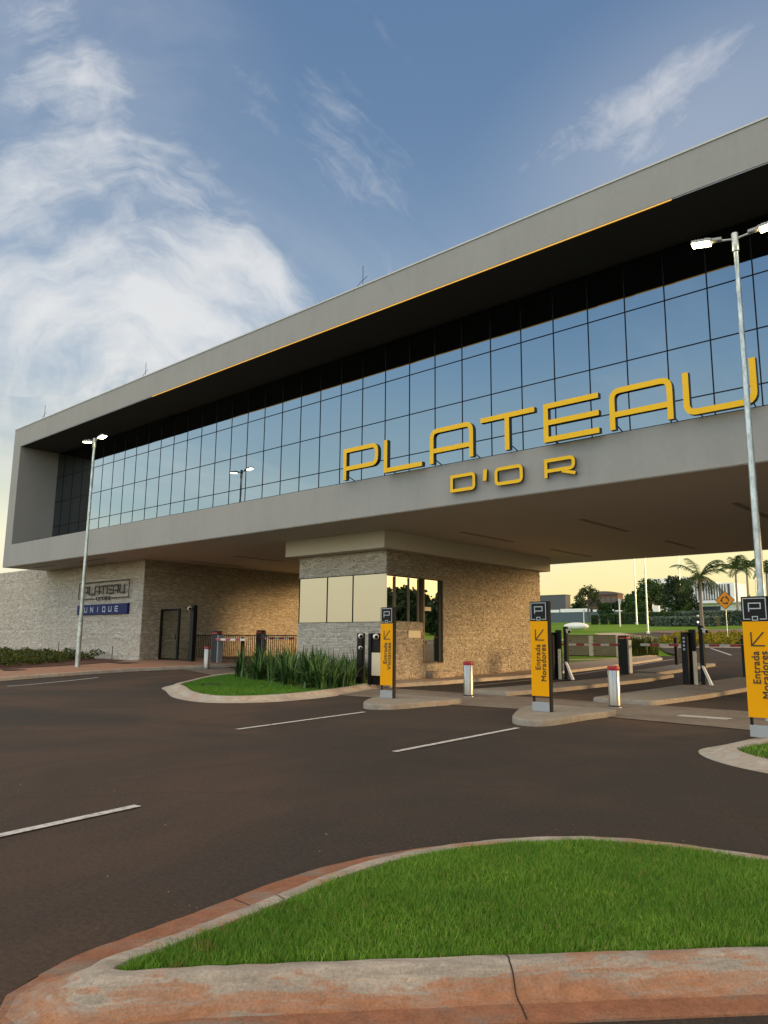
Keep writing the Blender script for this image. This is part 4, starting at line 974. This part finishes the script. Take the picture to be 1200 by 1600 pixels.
bars('rail', [(1.87, 2.98, -.02, .02, 2.62, 2.67), (1.87, 2.98, -.02, .02, 0, .05)], m_black, t); bars('handle', [(1.62, 1.66, -.10, -.06, 1.1, 1.35)], m_black, t)
t = thing('gate_post', 'tall black post with a small camera beside the glass gate', 'post', (-34.75, 23.5, zt(-34.7, 23.5) + .05))
MB().cbox(0, .3, -.12, .12, 0, 3.0, .01).build('post', m_black, t); dome(t, (.0, -.16, 2.82), .13)
t = thing('railing', 'low dark picket railing across the left lanes in front of the side stone wall', 'railing', (-37.9, 26.0, zt(-35, 26)))
bars('top_rail', [(0, 11.5, -.03, .03, 1.36, 1.41), (0, 11.5, -.02, .02, .12, .16)], m_brown, t)
bars('pickets', [(.05 + k * .165, .075 + k * .165, -.012, .012, .16, 1.36) for k in range(69)], m_brown, t)
tag(MB().lathe([(.42, 0), (.42, .012), (.40, .016)], n=24).build('manhole_cover', m_dark), 'round dark manhole cover set in the turf of the planted island', 'manhole cover').location = (-22.2, 15.85, .125)
tag(MB().cbox(-.8, .8, -.45, .45, 0, .012, .004).build('drain_cover', m_dark), 'dark rectangular drain cover in the pavement between the lamp and the stone wall corner', 'drain cover').location = (-36.3, 20.6, zt(-36.3, 20.6) + .14)
tag(MB().lathe([(.5, 0), (.5, .012), (.48, .014)], n=24).build('manhole_cover', m_dark), 'round dark manhole cover in the pavement at the left edge', 'manhole cover').location = (-35.2, 14.7, zt(-35.2, 14.7) + .14)

# ------------------------------------------------------------------ plants
def strap(seed, n=46):
    r_ = random.Random(seed); mb = MB()
    for _ in range(n):
        a = r_.uniform(0, 6.283); L = r_.uniform(.5, 1.2); lean = abs(r_.gauss(.45, .38)) + .04; w = r_.uniform(.018, .032); bx, by = r_.gauss(0, .06), r_.gauss(0, .06)
        ca, sa = math.cos(a), math.sin(a); pts = []
        for k in range(5):
            s = k / 4; th = lean * (.4 + 1.5 * s * s); 
            if k == 0: x, z = 0., 0.
            else: x += math.sin(th) * L / 4; z += math.cos(th) * L / 4
            pts.append((bx + ca * x, by + sa * x, z, w * (1, 1.05, .95, .65, .05)[k]))
        m = len(mb.v)
        for (x_, y_, z_, w_) in pts: mb.v += [(x_ - sa * w_, y_ + ca * w_, z_), (x_ + sa * w_, y_ - ca * w_, z_)]
        mb.f += [(m + 2 * k, m + 2 * k + 1, m + 2 * k + 3, m + 2 * k + 2) for k in range(4)]
    me = mb.build('strap_leaf_plant', m_strap); me.data.polygons.foreach_set('use_smooth', [True] * len(me.data.polygons)); return me
PL = [(-25.6, 19.6), (-23.4, 18.9), (-21.0, 18.0), (-19.2, 17.1), (-17.6, 16.6), (-18.2, 18.6), (-19.6, 20.4), (-20.5, 22.4), (-25.8, 22.4)]
protos = [strap(s, 26 + 5 * s) for s in (1, 2, 3, 4, 5)]
pts = []
for p in scatter(PL, 900, 7):
    if all((p[0] - q[0]) ** 2 + (p[1] - q[1]) ** 2 > .50 ** 2 for q in pts): pts.append(p)
for i, p in enumerate(pts):
    if i < 5: o = protos[i]
    else: o = protos[i % 5].copy(); COL.objects.link(o)
    k = rnd.uniform(.75, 1.25); o.location = (p[0], p[1], zt(*p) + .12); o.rotation_euler = (0, 0, rnd.uniform(0, 6.28)); o.scale = (k, k, k)
    tag(o, 'dark green strap leaf plant in the bed before the guard house', 'plant', 'strap leaf plants on the planted island')
drape('plant_bed_soil', [(a, b) for a, b in PL], m_soil, .122, 1.)
def leaf_cloud(pts, size, mat, name, parent=None, seed=1, asp=.6):
    """many small leaf quads; pts = (x, y, z)"""
    r_ = np.random.default_rng(seed); P = np.array(pts); n = len(P); s = size * r_.uniform(.6, 1.3, n)
    d = r_.normal(0, 1, (n, 3)); d /= np.linalg.norm(d, axis=1)[:, None]; e = np.cross(d, r_.normal(0, 1, (n, 3))); e /= np.linalg.norm(e, axis=1)[:, None]
    V = np.stack([P - d * s[:, None] / 2, P + e * (s * asp / 2)[:, None], P + d * s[:, None] / 2, P - e * (s * asp / 2)[:, None]], 1).reshape(-1, 3)
    me = bpy.data.meshes.new(name); me.vertices.add(4 * n); me.vertices.foreach_set('co', V.ravel()); me.loops.add(4 * n); me.loops.foreach_set('vertex_index', np.arange(4 * n))
    me.polygons.add(n); me.polygons.foreach_set('loop_start', np.arange(n) * 4); me.update(calc_edges=True); me.materials.append(mat)
    o = bpy.data.objects.new(name, me); COL.objects.link(o)
    if parent is not None: o.parent = parent
    return o
def bed_cloud(poly, n, h, seed, thin=None):
    r_ = random.Random(seed); o = []
    for (x, y) in scatter(poly, n, seed):
        bump = .55 + .45 * math.sin(x * 2.3 + math.sin(y * 1.9)) * math.sin(y * 2.7 + x)
        k = thin(x, y) if thin else 1.
        if r_.random() > k: continue
        o.append((x, y, zt(x, y) + .13 + h * bump * (.25 + .75 * r_.random() ** .5)))
    return o
BED = [(-36.9, 10.5), (-36.3, 14.6), (-36.6, 17.6), (-37.2, 20.0), (-38.6, 21.9), (-39.6, 22.2), (-60, 22.2), (-60, 8)]
drape('bed_soil', BED, m_soil, .15, 2.)
BED2 = [(-37.3, 9), (-37.2, 15), (-38.6, 18.0), (-40.5, 20.0), (-41.2, 22.2), (-60, 22.2), (-60, 8)]
tag(leaf_cloud(bed_cloud(BED2, 52000, .62, 3), .13, m_shrub, 'shrub_bed', seed=3), 'low dark green ground cover shrubs in front of the pale stone wall', 'ground cover', kind='stuff')
tag(leaf_cloud(bed_cloud(fb, 22000, .75, 4), .22, m_bed, 'flower_bed', seed=4), 'yellow green flowering ground cover around the roundabout warning sign', 'flower bed', kind='stuff')

def crown_pts(blobs, n, seed, hollow=.45):
    r_ = random.Random(seed); o = []; W_ = [b[3] ** 2 for b in blobs]
    for b in r_.choices(blobs, W_, k=n):
        while True:
            v = Vector((r_.gauss(0, 1), r_.gauss(0, 1), r_.gauss(0, 1))).normalized(); rr = b[3] * (hollow + (1 - hollow) * r_.random() ** .6) * (1 + .18 * math.sin(v.x * 7 + v.z * 5 + b[0]))
            if v.z > -.75 or r_.random() < .4: break
        o.append((b[0] + v.x * rr, b[1] + v.y * rr, b[2] + v.z * rr * b[4]))
    return o
def tree(loc, H, spread, label, mat=m_leaf, n=3500, leaf=.45, base=.35, seed=1, group=None, nb=9, name='tree', airy=.0):
    r_ = random.Random(seed); t = thing(name, label, 'tree', (loc[0], loc[1], loc[2]), 0, group)
    tr = MB(); hb = H * base; tr.tube([(0, 0, -.3), (r_.uniform(-.1, .1), 0, hb), (r_.uniform(-.3, .3), r_.uniform(-.2, .2), H * .7)], [H * .028, H * .022, H * .010], 8)
    bl = []
    for k in range(nb):
        a = k * 2.4 + r_.uniform(-.4, .4); q = (k + .5) / nb; rr = spread * (.15 + .55 * math.sin(math.pi * (.25 + .65 * q))) * r_.uniform(.75, 1.1)
        z = H * (base + .08 + (1 - base - .2) * q); c = (math.cos(a) * rr * (1 - q * .55), math.sin(a) * rr * (1 - q * .55), z)
        bl.append((c[0], c[1], c[2], spread * r_.uniform(.26, .42) * (1 - airy * .45), .75))
        tr.tube([(0, 0, hb * (.85 + .5 * q)), (c[0] * .5, c[1] * .5, (hb + c[2]) / 2), c], [H * .011, H * .007, H * .003], 6)
    tr.build('trunk', m_bark, t, True)
    leaf_cloud(crown_pts(bl, n, seed), leaf, mat, 'crown', t, seed); return t
GT = 'trees beyond the gate'
tree((-91.3, 180, 7.2), 9.6, 4.9, 'small airy tree alone on the lawn right of the guard house wall', m_leafb, 1500, .55, .38, 3, GT, 11, airy=.6)
tree((-71.5, 172, 7.0), 9.9, 5.6, 'large bushy green tree behind the two pale flag poles', m_leaf, 5200, .55, .16, 4, GT, 13)
tree((-77.5, 176, 7.0), 7.6, 4.4, 'rounded green tree at the left foot of the large bushy tree', m_leaf, 3200, .5, .12, 14, GT)
tree((-63.0, 166, 6.6), 10.2, 5.3, 'dense dark tree before the white modern house', m_leafd, 5200, .55, .15, 5, GT, 13)
tree((-61.2, 164, 6.5), 5.6, 2.4, 'light green small tree at the right foot of the dense dark tree', m_leaf, 2000, .5, .25, 15, GT)
tree((-89.6, 186, 7.3), 5.4, 3.0, 'squat green tree in front of the brown building', m_leaf, 1900, .5, .1, 6, GT)
tree((-91.0, 208, 8.2), 8.3, 5.2, 'dark tree mass beside the brown building', m_leafd, 2600, .7, .1, 7, GT)
tree((-100.0, 214, 8.4), 5.6, 4.6, 'dark tree behind the small airy tree', m_leafd, 2000, .7, .1, 8, GT)
tree((-118.0, 226, 9.0), 6.6, 5.0, 'dark tree beside the dark grey house', m_leafd, 2000, .7, .1, 18, GT)
tree((-48, 171, 6.8), 5.0, 2.6, 'small round tree under the roundabout warning sign', m_leafd, 1500, .5, .15, 9, GT)
def palm(loc, H, L, label, seed, n=15, scale=1.):
    r_ = random.Random(seed); t = thing('palm_tree', label, 'palm', loc, 0, 'palms beyond the gate')
    MB().tube([(0, 0, -.2), (.02, 0, .6), (.0, 0, H * .5), (.04, 0, H - .9), (.05, 0, H)], [.24 * scale, .19 * scale, .14 * scale, .12 * scale, .08 * scale], 10).build('trunk', m_ptrunk, t, True)
    mb = MB()
    for k in range(n):
        a = k * 2.399 + r_.uniform(-.25, .25); up = r_.uniform(-.35, 1.25); pts = []; x, z = .05, H
        for q in range(9):
            s = q / 8; th = up - s * s * 1.5 - .25 * s; pts.append(Vector((math.cos(a) * x, math.sin(a) * x, z))); x += math.cos(th) * L / 8; z += math.sin(th) * L / 8
        side = Vector((-math.sin(a), math.cos(a), 0))
        for q in range(8):
            for w in range(4):
                p = pts[q].lerp(pts[q + 1], w / 4); d = (pts[q + 1] - pts[q]).normalized(); s = (q + w / 4) / 8; ll = L * .26 * math.sin(math.pi * min(1, .12 + s * .9)) + .05
                for sg_ in (-1, 1):
                    tip = p + side * sg_ * ll * .8 + d * ll * .45 + Vector((0, 0, -ll * r_.uniform(.25, .6))); hw = d * .035 * scale
                    mb.quad(tuple(p - hw), tuple(p + hw), tuple(tip + hw * .4), tuple(tip - hw * .4))
        mb.tube(pts, [.035 * scale] + [.02 * scale] * 8, 4, cap=False)
    mb.build('crown', m_palm, t); return t
palm((-24.4, 69.6, zt(-24, 69.6) + .12), 5.7, 2.9, 'nearest palm with drooping fronds left of the roundabout warning sign', 3, 17)
palm((-41.0, 134, zt(-41, 134)), 9.3, 3.4, 'slim palm behind the right edge of the warning sign', 4, 15, 1.3)
palm((-43.9, 150, zt(-44, 150)), 10.3, 3.6, 'farthest palm close to the tall lamp pole', 6, 15, 1.4)
palm((-34.6, 128, zt(-34, 128)), 8.2, 3.2, 'palm with fronds showing just behind the tall lamp pole', 8, 14, 1.3)
t = thing('ornamental_grass', 'clump of tall reed like grass beside the grey utility cabinets', 'grass clump', (-21.1, 49.0, zt(-21, 49) + .1))
r_ = random.Random(9); mb = MB()
for _ in range(520):
    a = r_.uniform(0, 6.28); rr = r_.random() ** .5; bx, by = math.cos(a) * rr * .95, math.sin(a) * rr * 1.1; L = r_.uniform(.7, 1.5); le = r_.gauss(0, .25); w = .018
    mb.quad((bx - w, by, 0), (bx + w, by, 0), (bx + w * .7 + le * L * .5, by + r_.gauss(0, .1), L * .65), (bx - w * .7 + le * L * .5, by, L * .65))
    m = len(mb.v); mb.v += [mb.v[-1], mb.v[-2], (bx + le * L * 1.1, by, L)]; mb.f.append((m, m + 1, m + 2))
mb.build('leaves', m_reed, t)

# ------------------------------------------------------------------ things on the lawn
t = thing('utility_cabinet', 'pair of beige grey metal utility cabinets side by side on the verge', 'utility cabinet', (-25.2, 46.4, zt(-25, 46.4) + .02), R(6))
m_util = M_('utility_metal', (.26, .24, .2), .5, .2); t_ = NT(m_util); t_.color(t_.ramp(t_.noise(2.5, 6), [(.3, (.23, .21, .17)), (.7, (.31, .285, .235))]))
MB().cbox(0, 1.55, 0, .8, .12, 1.42, .015).build('cabinet', m_util, t); MB().cbox(1.85, 3.35, 0, .8, .12, 1.42, .015).build('cabinet', m_util, t)
bars('pale_post', [(1.56, 1.84, -.03, .7, .1, 1.40)], m_white, t); bars('pale_post', [(3.36, 3.62, -.03, .7, .05, 1.43)], m_white, t); bars('base', [(0, 3.6, .02, .7, 0, .118)], m_dark, t)
bars('top_edge', [(-.02, 3.37, -.02, .82, 1.422, 1.46)], m_conc, t)
mb = MB()
for x in (.28, 1.78, 1.95): 
    for z in (.45, 1.1): mb.ball((x, -.01, z), .035, 6)
mb.build('bolts', m_black, t); bars('gap', [(1.70, 1.74, .0, .04, .1, 1.35)], m_black, t)
t = tag(MB().ball((0, 0, .62), 1.0, 12, (1.95, .8, .55)).build('white_marker', m_white, None, True), 'white capsule shaped block lying on the lawn', 'garden block'); t.location = (-52.7, 100, 3.52)
for (x, y, h, w, lb) in ((-63.1, 144.5, 13.0, .16, 'left pale flag pole rising past the soffit edge, behind the hedge'), (-37.2, 88.2, 12.2, .11, 'pale flag pole rising past the soffit edge at the bend of the footpath'),
                      (-62.0, 165, 15.4, .17, 'thin flag pole in front of the dense dark tree')):
    t = thing('flag_pole', lb, 'pole', (x, y, zt(x, y)), 0, 'flag poles beyond the gate'); MB().tube([(0, 0, -.2), (0, 0, h * .5), (0, 0, h)], [w, w * .8, w * .5], 8).build('pole', m_gal, t, True); MB().lathe([(w * 1.6, 0), (w * 1.6, .25), (w, .3)], n=10).build('foot', m_white, t, True)
for (x, y, h, lb) in ((-57.2, 124.2, 4.6, 'short white sign post on the lawn left of the flag poles'), (-88.5, 172, 3.2, 'thin white post beside the small airy tree'), (-39.6, 140, 9.0, 'thin lamp post by the right hand palms')):
    t = thing('post', lb, 'post', (x, y, zt(x, y))); MB().tube([(0, 0, -.2), (0, 0, h)], [.13, .10], 8).build('pole', m_white if h < 6 else m_gal, t, True); bars('plate', [(-.15, .3, -.05, .05, h - .9, h)], m_grey, t)
# warning sign
t = thing('warning_sign', 'orange diamond warning sign with three curved roundabout arrows on a thin post', 'sign', (-20.8, 64.9, zt(-20.8, 64.9) + .1))
MB().tube([(0, .05, 0), (0, .05, 3.6)], .035, 8).build('pole', m_gal, t, True)
m_or = M_('warning_orange', (.78, .30, .015), .5); m_bk = M_('sign_black', (.02, .015, .01), .6)
def dia(r, y0, y1):
    mb = MB(); p = [(r, 0), (0, r), (-r, 0), (0, -r)]; mb.v = [(a, y, 3.50 + b) for y in (y0, y1) for a, b in p]
    mb.f = [(0, 3, 2, 1), (4, 5, 6, 7)] + [(i, (i + 1) % 4, 4 + (i + 1) % 4, 4 + i) for i in range(4)]; return mb
pl2 = dia(.78, -.01, .01).build('plate', m_bk, t); dia(.72, -.014, -.0101).build('orange_face', m_or, pl2)
mb = MB(); mb.front = []
for k in range(3):
    a0 = R(100 + 120 * k); P_ = [(.27 * math.cos(a0 + R(j * 15)), 3.50 + .27 * math.sin(a0 + R(j * 15))) for j in range(6)]
    ribbon(mb, P_, .085, -.020, .005); a1 = a0 + R(75); c_1 = Vector((math.cos(a1), math.sin(a1))); tn = Vector((-c_1.y, c_1.x))
    q = [c_1 * .16, c_1 * .40, c_1 * .27 + tn * .17]; mb.poly([(v.x, -.0195, 3.50 + v.y) for v in q])
mb.build('arrows', m_bk, pl2)
# hedges
def hedge(pts, w, h, n, mat, label, seed, leaf=.35):
    t = thing('hedge', label, 'hedge', (pts[0][0], pts[0][1], zt(*pts[0]))); r_ = random.Random(seed); o = []
    for _ in range(n):
        k = r_.randrange(len(pts) - 1); s = r_.random(); a, b = Vector(pts[k]), Vector(pts[k + 1]); p = a.lerp(b, s)
        e = r_.choice((0, 1, 2)); nn = Vector((-(b - a).y, (b - a).x)).normalized(); u, z = r_.uniform(-.5, .5) * w, r_.uniform(0, 1) * h
        if e < 2: u = (-.5 if e else .5) * w * r_.uniform(.85, 1.1)
        else: z = h * r_.uniform(.85, 1.1)
        p = p + nn * u; o.append((p.x - pts[0][0], p.y - pts[0][1], zt(p.x, p.y) - zt(*pts[0]) + z))
    leaf_cloud(o, leaf, mat, 'foliage', t, seed)
    core = MB()
    for a, b in zip(pts, pts[1:]):
        a, b = Vector(a), Vector(b); nn = Vector((-(b - a).y, (b - a).x)).normalized() * w * .42; P4 = [a - nn, b - nn, b + nn, a + nn]; m = len(core.v)
        for zz in (-.2, h * .88): core.v += [(p.x - pts[0][0], p.y - pts[0][1], zt(p.x, p.y) - zt(*pts[0]) + zz) for p in P4]
        core.f += [tuple(m + i for i in q) for q in ((0, 1, 2, 3), (7, 6, 5, 4), (0, 4, 5, 1), (1, 5, 6, 2), (2, 6, 7, 3), (3, 7, 4, 0))]
    core.build('inner_twigs', M_('hedge_core', (.012, .022, .008), .9), t); return t
hedge([(-69.5, 150), (-62, 150), (-54.5, 152), (-50, 158)], 1.6, 2.1, 5200, m_leaf, 'clipped green hedge running behind the flag poles', 5)
for i, x in enumerate((-75.2, -73.1, -71.1)): hedge([(x, 150), (x + 1.1, 150)], 1.3, 1.7 + .1 * i, 700, m_leaf, ('leftmost', 'middle', 'rightmost')[i] + ' of the three clipped shrubs before the long hedge', 15 + i)
hedge([(-48.5, 127), (-44, 126), (-38, 127), (-30, 130)], 1.2, 2.05, 5200, m_hedgeg, 'tall grey green hedge in front of the white house', 6)
hedge([(-52.5, 126), (-47, 122), (-40, 121)], 1.4, 1.3, 2600, m_hedgeg, 'low grey green hedge in front of the tall one', 7)
# houses
def house(name, loc, label, partsl, cat='house'):
    t = thing(name, label, cat, loc)
    for (nm, bx, mt) in partsl: bars(nm, bx, mt, t)
    return t
m_wh = M_('white_render', (.82, .82, .82), .7); m_dg = M_('dark_grey_render', (.075, .08, .095), .7); m_br = M_('brown_brick', (.13, .07, .045), .8); m_wd = M_('house_window', (.05, .06, .07), .2)
house('modern_house', (-115.8, 205, 8), 'dark grey block house at the left end of the background', [('wall', [(-6, 4.6, 0, 3, 0, 8.0)], m_dg), ('window', [(2.2, 4.4, -.03, -.01, 2.2, 3.4)], m_wd), ('roof', [(-6.1, 4.7, -.1, 3.1, 8.0, 8.25)], m_wd)])
house('boundary_wall', (-113, 196, 7.6), 'long low boundary wall with a pale top and blue grey panels', [('wall', [(0, 29, 0, .3, 0, 2.9)], M_('slate_panels', (.07, .10, .13), .7)), ('coping', [(0, 4.5, -.1, .4, 2.95, 3.7), (5, 14, -.1, .4, 2.95, 3.9), (15, 21, -.1, .4, 2.95, 3.5), (21.5, 29, -.1, .4, 2.9, 3.2)], m_wh)], 'wall')
t = house('brick_building', (-117.5, 232, 9), 'wide brown brick building with a shallow arched roof', [('wall', [(0, 10.2, 0, 4, 0, 8.6)], m_br), ('window', [(.8 + 1.9 * k, 1.9 + 1.9 * k, -.05, -.01, 5.0, 7.6) for k in range(5)], m_wd)], 'building')
mb = MB(); n = 14
for k in range(n + 1): 
    a = math.pi * k / n; x = 5.1 - 5.4 * math.cos(a); z = 8.62 + 1.1 * math.sin(a); mb.v += [(x, -.4, z), (x, 4.3, z), (x, -.4, 8.6), (x, 4.3, 8.6)]
for k in range(n): a = 4 * k; b = a + 4; mb.f += [(a, b, b + 1, a + 1), (a, a + 2, b + 2, b), (a + 1, b + 1, b + 3, a + 3)]
mb.build('roof', M_('dull_roof', (.10, .08, .07), .7), t)
house('modern_house', (-84.5, 202, 8), 'white modern house whose flat roof shows above the large tree', [('wall', [(2, 12.5, 1, 10, 0, 9.0)], m_wh), ('roof', [(0, 12.8, -1, 10.5, 9.9, 11.2)], m_wh), ('window', [(2.4, 12, .95, .98, 6.5, 8.6)], m_wd), ('column', [(2.2, 2.6, 1.2, 1.5, 9.0, 9.9), (12.0, 12.4, 1.2, 1.5, 9.0, 9.9)], m_wh)])
fins = [(.4 + .62 * k, .62 + .62 * k, -.7, -.02, 5.3, 8.9) for k in range(13)]
house('modern_house', (-68.2, 190, 7.3), 'white modern house with a row of vertical fins on its upper floor', [('wall', [(0, 9.6, 0, 9, 4.4, 9.2), (-6, 13.5, .6, 9, 0, 4.38)], m_wh), ('fin', fins, M_('fin_white', (.72, .72, .72), .6)), ('recess', [(.2, 8.6, -.011, -.005, 5.2, 8.95)], m_dg), ('window', [(.5, 6.0, .55, .59, 2.7, 3.7)], m_wd), ('roof', [(-.2, 5.6, -.6, 9.2, 9.21, 9.5), (-6.2, 13.6, -1, 9.2, 4.39, 4.7)], m_wh)])
bars_ = MB().cbox(0, 1.3, 0, .8, 0, 3.6, .05).build('white_pillar', m_wh); bars_.location = (-65.4, 158, zt(-65, 158)); tag(bars_, 'white block pillar at the foot of the large bushy tree', 'pillar')
# wooded hill far behind
r_ = random.Random(12); P3 = []
for k in range(15000):
    x = r_.uniform(-175, 60); y = r_.uniform(300, 360); top = 7.2 + 2.6 * math.sin(x * .055 + 2.0) + 1.3 * math.sin(x * .21) + .7 * math.sin(x * .47) + max(0, (x + 100) * .05)
    P3.append((x, y, zt(x, 330) - 2 + (top + 2) * r_.random() ** .55 * (1 if x > -108 else .35)))
tag(leaf_cloud(P3, 2.3, m_leafd, 'wooded_hill', seed=12, asp=.8), 'far dark wooded hill line behind the white house and the palms', 'woodland', kind='stuff')
# trees outside the view to the right: the first four show in the guard house windows
GR = 'trees right of the road'
for i, (x, y, h, s, lb) in enumerate([(26, 92, 10.5, 7, 'broad dark tree right of the road, reflected in the guard house window'), (44, 100, 11.5, 8, 'tall dark tree right of the road beyond the nearest broad one'), (12, 96, 8, 6, 'lower dark tree right of the road, left of the broad one'), (62, 112, 12, 9, 'largest far dark tree right of the road')]):
    tree((x, y, zt(x, y)), h * .58, s, lb, m_leafd, 5200, 1.0, .04, 30 + i, GR, 13)
for i, (x, y, h, s) in enumerate([(34, 30, 15, 8.5), (36, 18, 16, 9), (33, 6, 15, 8.5), (38, -6, 14, 8)]):  # four more, added out of view to block the sun from the forecourt
    tree((x, y, zt(x, y)), h, s, ('farthest', 'third', 'second', 'nearest')[i] + ' of the four added unseen trees shading the forecourt from the right', m_leafd, 3600, .9, .08, 40 + i, GR)

# ------------------------------------------------------------------ motorcycle and rider
mz = zt(-34.5, 103) + .03; ML = (-36.6, 103, mz); MR = R(18)
t = thing('motorcycle', 'dark motorcycle with its headlight on, coming round the roundabout', 'motorcycle', ML, MR)
def wheel(y):
    mb = MB(); pts = [(0, y + .29 * math.cos(a), .31 + .29 * math.sin(a)) for a in [2 * math.pi * k / 20 for k in range(21)]]; mb.tube(pts, .06, 8, False); w = mb.build('wheel', m_black, t, True)
    MB().tube([(-.04, y, .31), (.04, y, .31)], .17, 14).build('rim', m_steel, w, True)
wheel(-.65); wheel(.65)
MB().tube([(0, -.65, .31), (0, -.45, .85), (0, -.38, 1.0)], .035, 8).build('fork', m_steel, t, True)
MB().ball((0, .0, .72), .2, 8, (.8, 1.7, .75)).build('fuel_tank', m_dark, t, True); MB().ball((0, .45, .78), .16, 8, (.9, 2.0, .45)).build('seat', m_black, t, True)
MB().cbox(-.14, .14, -.2, .25, .25, .6, .04).build('engine', m_dark, t); MB().tube([(-.36, -.25, 1.08), (-.1, -.38, 1.02), (.1, -.38, 1.02), (.36, -.25, 1.08)], .018, 6).build('handlebar', m_black, t, True)
MB().ball((0, -.5, .92), .11, 8).build('headlight', m_head, t, True)
def skin_body(name, verts, edges, rad, mat, parent=None):
    me = bpy.data.meshes.new(name); me.from_pydata(verts, edges, []); ob = bpy.data.objects.new(name, me); COL.objects.link(ob)
    sk = ob.modifiers.new('skin', 'SKIN'); sk.use_smooth_shade = True; su = ob.modifiers.new('sub', 'SUBSURF'); su.levels = 1; su.render_levels = 1
    for i, v in enumerate(me.skin_vertices[0].data): v.radius = (rad[i], rad[i]); v.use_root = i == 0
    dg = bpy.context.evaluated_depsgraph_get(); m2 = bpy.data.meshes.new_from_object(ob.evaluated_get(dg)); bpy.data.objects.remove(ob)
    m2.materials.clear(); m2.materials.append(mat); o = bpy.data.objects.new(name, m2); COL.objects.link(o)
    if parent is not None: o.parent = parent
    return o
V = [(0, .30, .92), (0, .22, 1.15), (0, .12, 1.38), (0, .06, 1.50), (0, .03, 1.62), (-.20, .10, 1.42), (-.34, -.02, 1.20), (-.35, -.24, 1.12), (.20, .10, 1.42), (.34, -.02, 1.20), (.35, -.24, 1.12),
     (-.14, .28, .88), (-.24, -.10, .80), (-.22, .08, .42), (-.22, -.06, .36), (.14, .28, .88), (.24, -.10, .80), (.22, .08, .42), (.22, -.06, .36)]
Ed = [(0, 1), (1, 2), (2, 3), (3, 4), (2, 5), (5, 6), (6, 7), (2, 8), (8, 9), (9, 10), (0, 11), (11, 12), (12, 13), (13, 14), (0, 15), (15, 16), (16, 17), (17, 18)]
rd = [.16, .16, .18, .07, .10, .075, .05, .04, .075, .05, .04, .10, .08, .055, .045, .10, .08, .055, .045]
pr = skin_body('person', V, Ed, rd, M_('dark_riding_clothes', (.015, .016, .02), .8)); pr.location = ML; pr.rotation_euler = (0, 0, MR)
tag(pr, 'person in dark clothes and a pale helmet riding the motorcycle', 'person')
hm = MB().ball((0, .02, 1.70), .145, 10, (1, 1.1, 1.05)).build('helmet', m_white, pr, True); MB().ball((0, -.07, 1.68), .10, 8, (1, .9, .7)).build('visor', m_black, hm, True)

# grit and small stones lying on the road, a pale plate in the apron
r_ = random.Random(77); mb = MB()
for _ in range(260):
    if r_.random() < .6:
        i = r_.randrange(n_); p = Vector(fg[i]); q = Vector(fg[(i + 1) % n_]); e = (q - p).normalized(); p = p + Vector((e.y, -e.x)) * (.58 + abs(r_.gauss(0, .25)))
    else: p = Vector((r_.uniform(-16, 0), r_.uniform(2.5, 13)))
    if inside(tuple(p), fg): continue
    sz = r_.uniform(.004, .011); a = r_.uniform(0, 3); x, y = p
    pts4 = [(x + sz * math.cos(a + k * 1.57) * r_.uniform(.7, 1.2), y + sz * math.sin(a + k * 1.57) * r_.uniform(.7, 1.2), .001) for k in range(4)]; m = len(mb.v)
    mb.v += pts4 + [(x, y, sz * .9)]; mb.f += [(m + k, m + (k + 1) % 4, m + 4) for k in range(4)]
m_grit = M_('grit_stones', (.3, .22, .17), .9); t = NT(m_grit); t.color(t.ramp(t.island(), [(0, (.06, .03, .02)), (.6, (.16, .09, .06)), (1, (.3, .26, .22))]))
tag(mb.build('grit', m_grit), 'loose grit and tiny stones scattered on the asphalt', 'grit', kind='stuff')
o = MB().cbox(-.55, .55, -.16, .16, 0, .012, .004).build('floor_plate', M_('pale_plate', (.5, .46, .4), .6)); o.location = (-6.35, 17.9, .014)
tag(o, 'pale flat cover plate in the paved apron right of the bollard', 'cover plate')
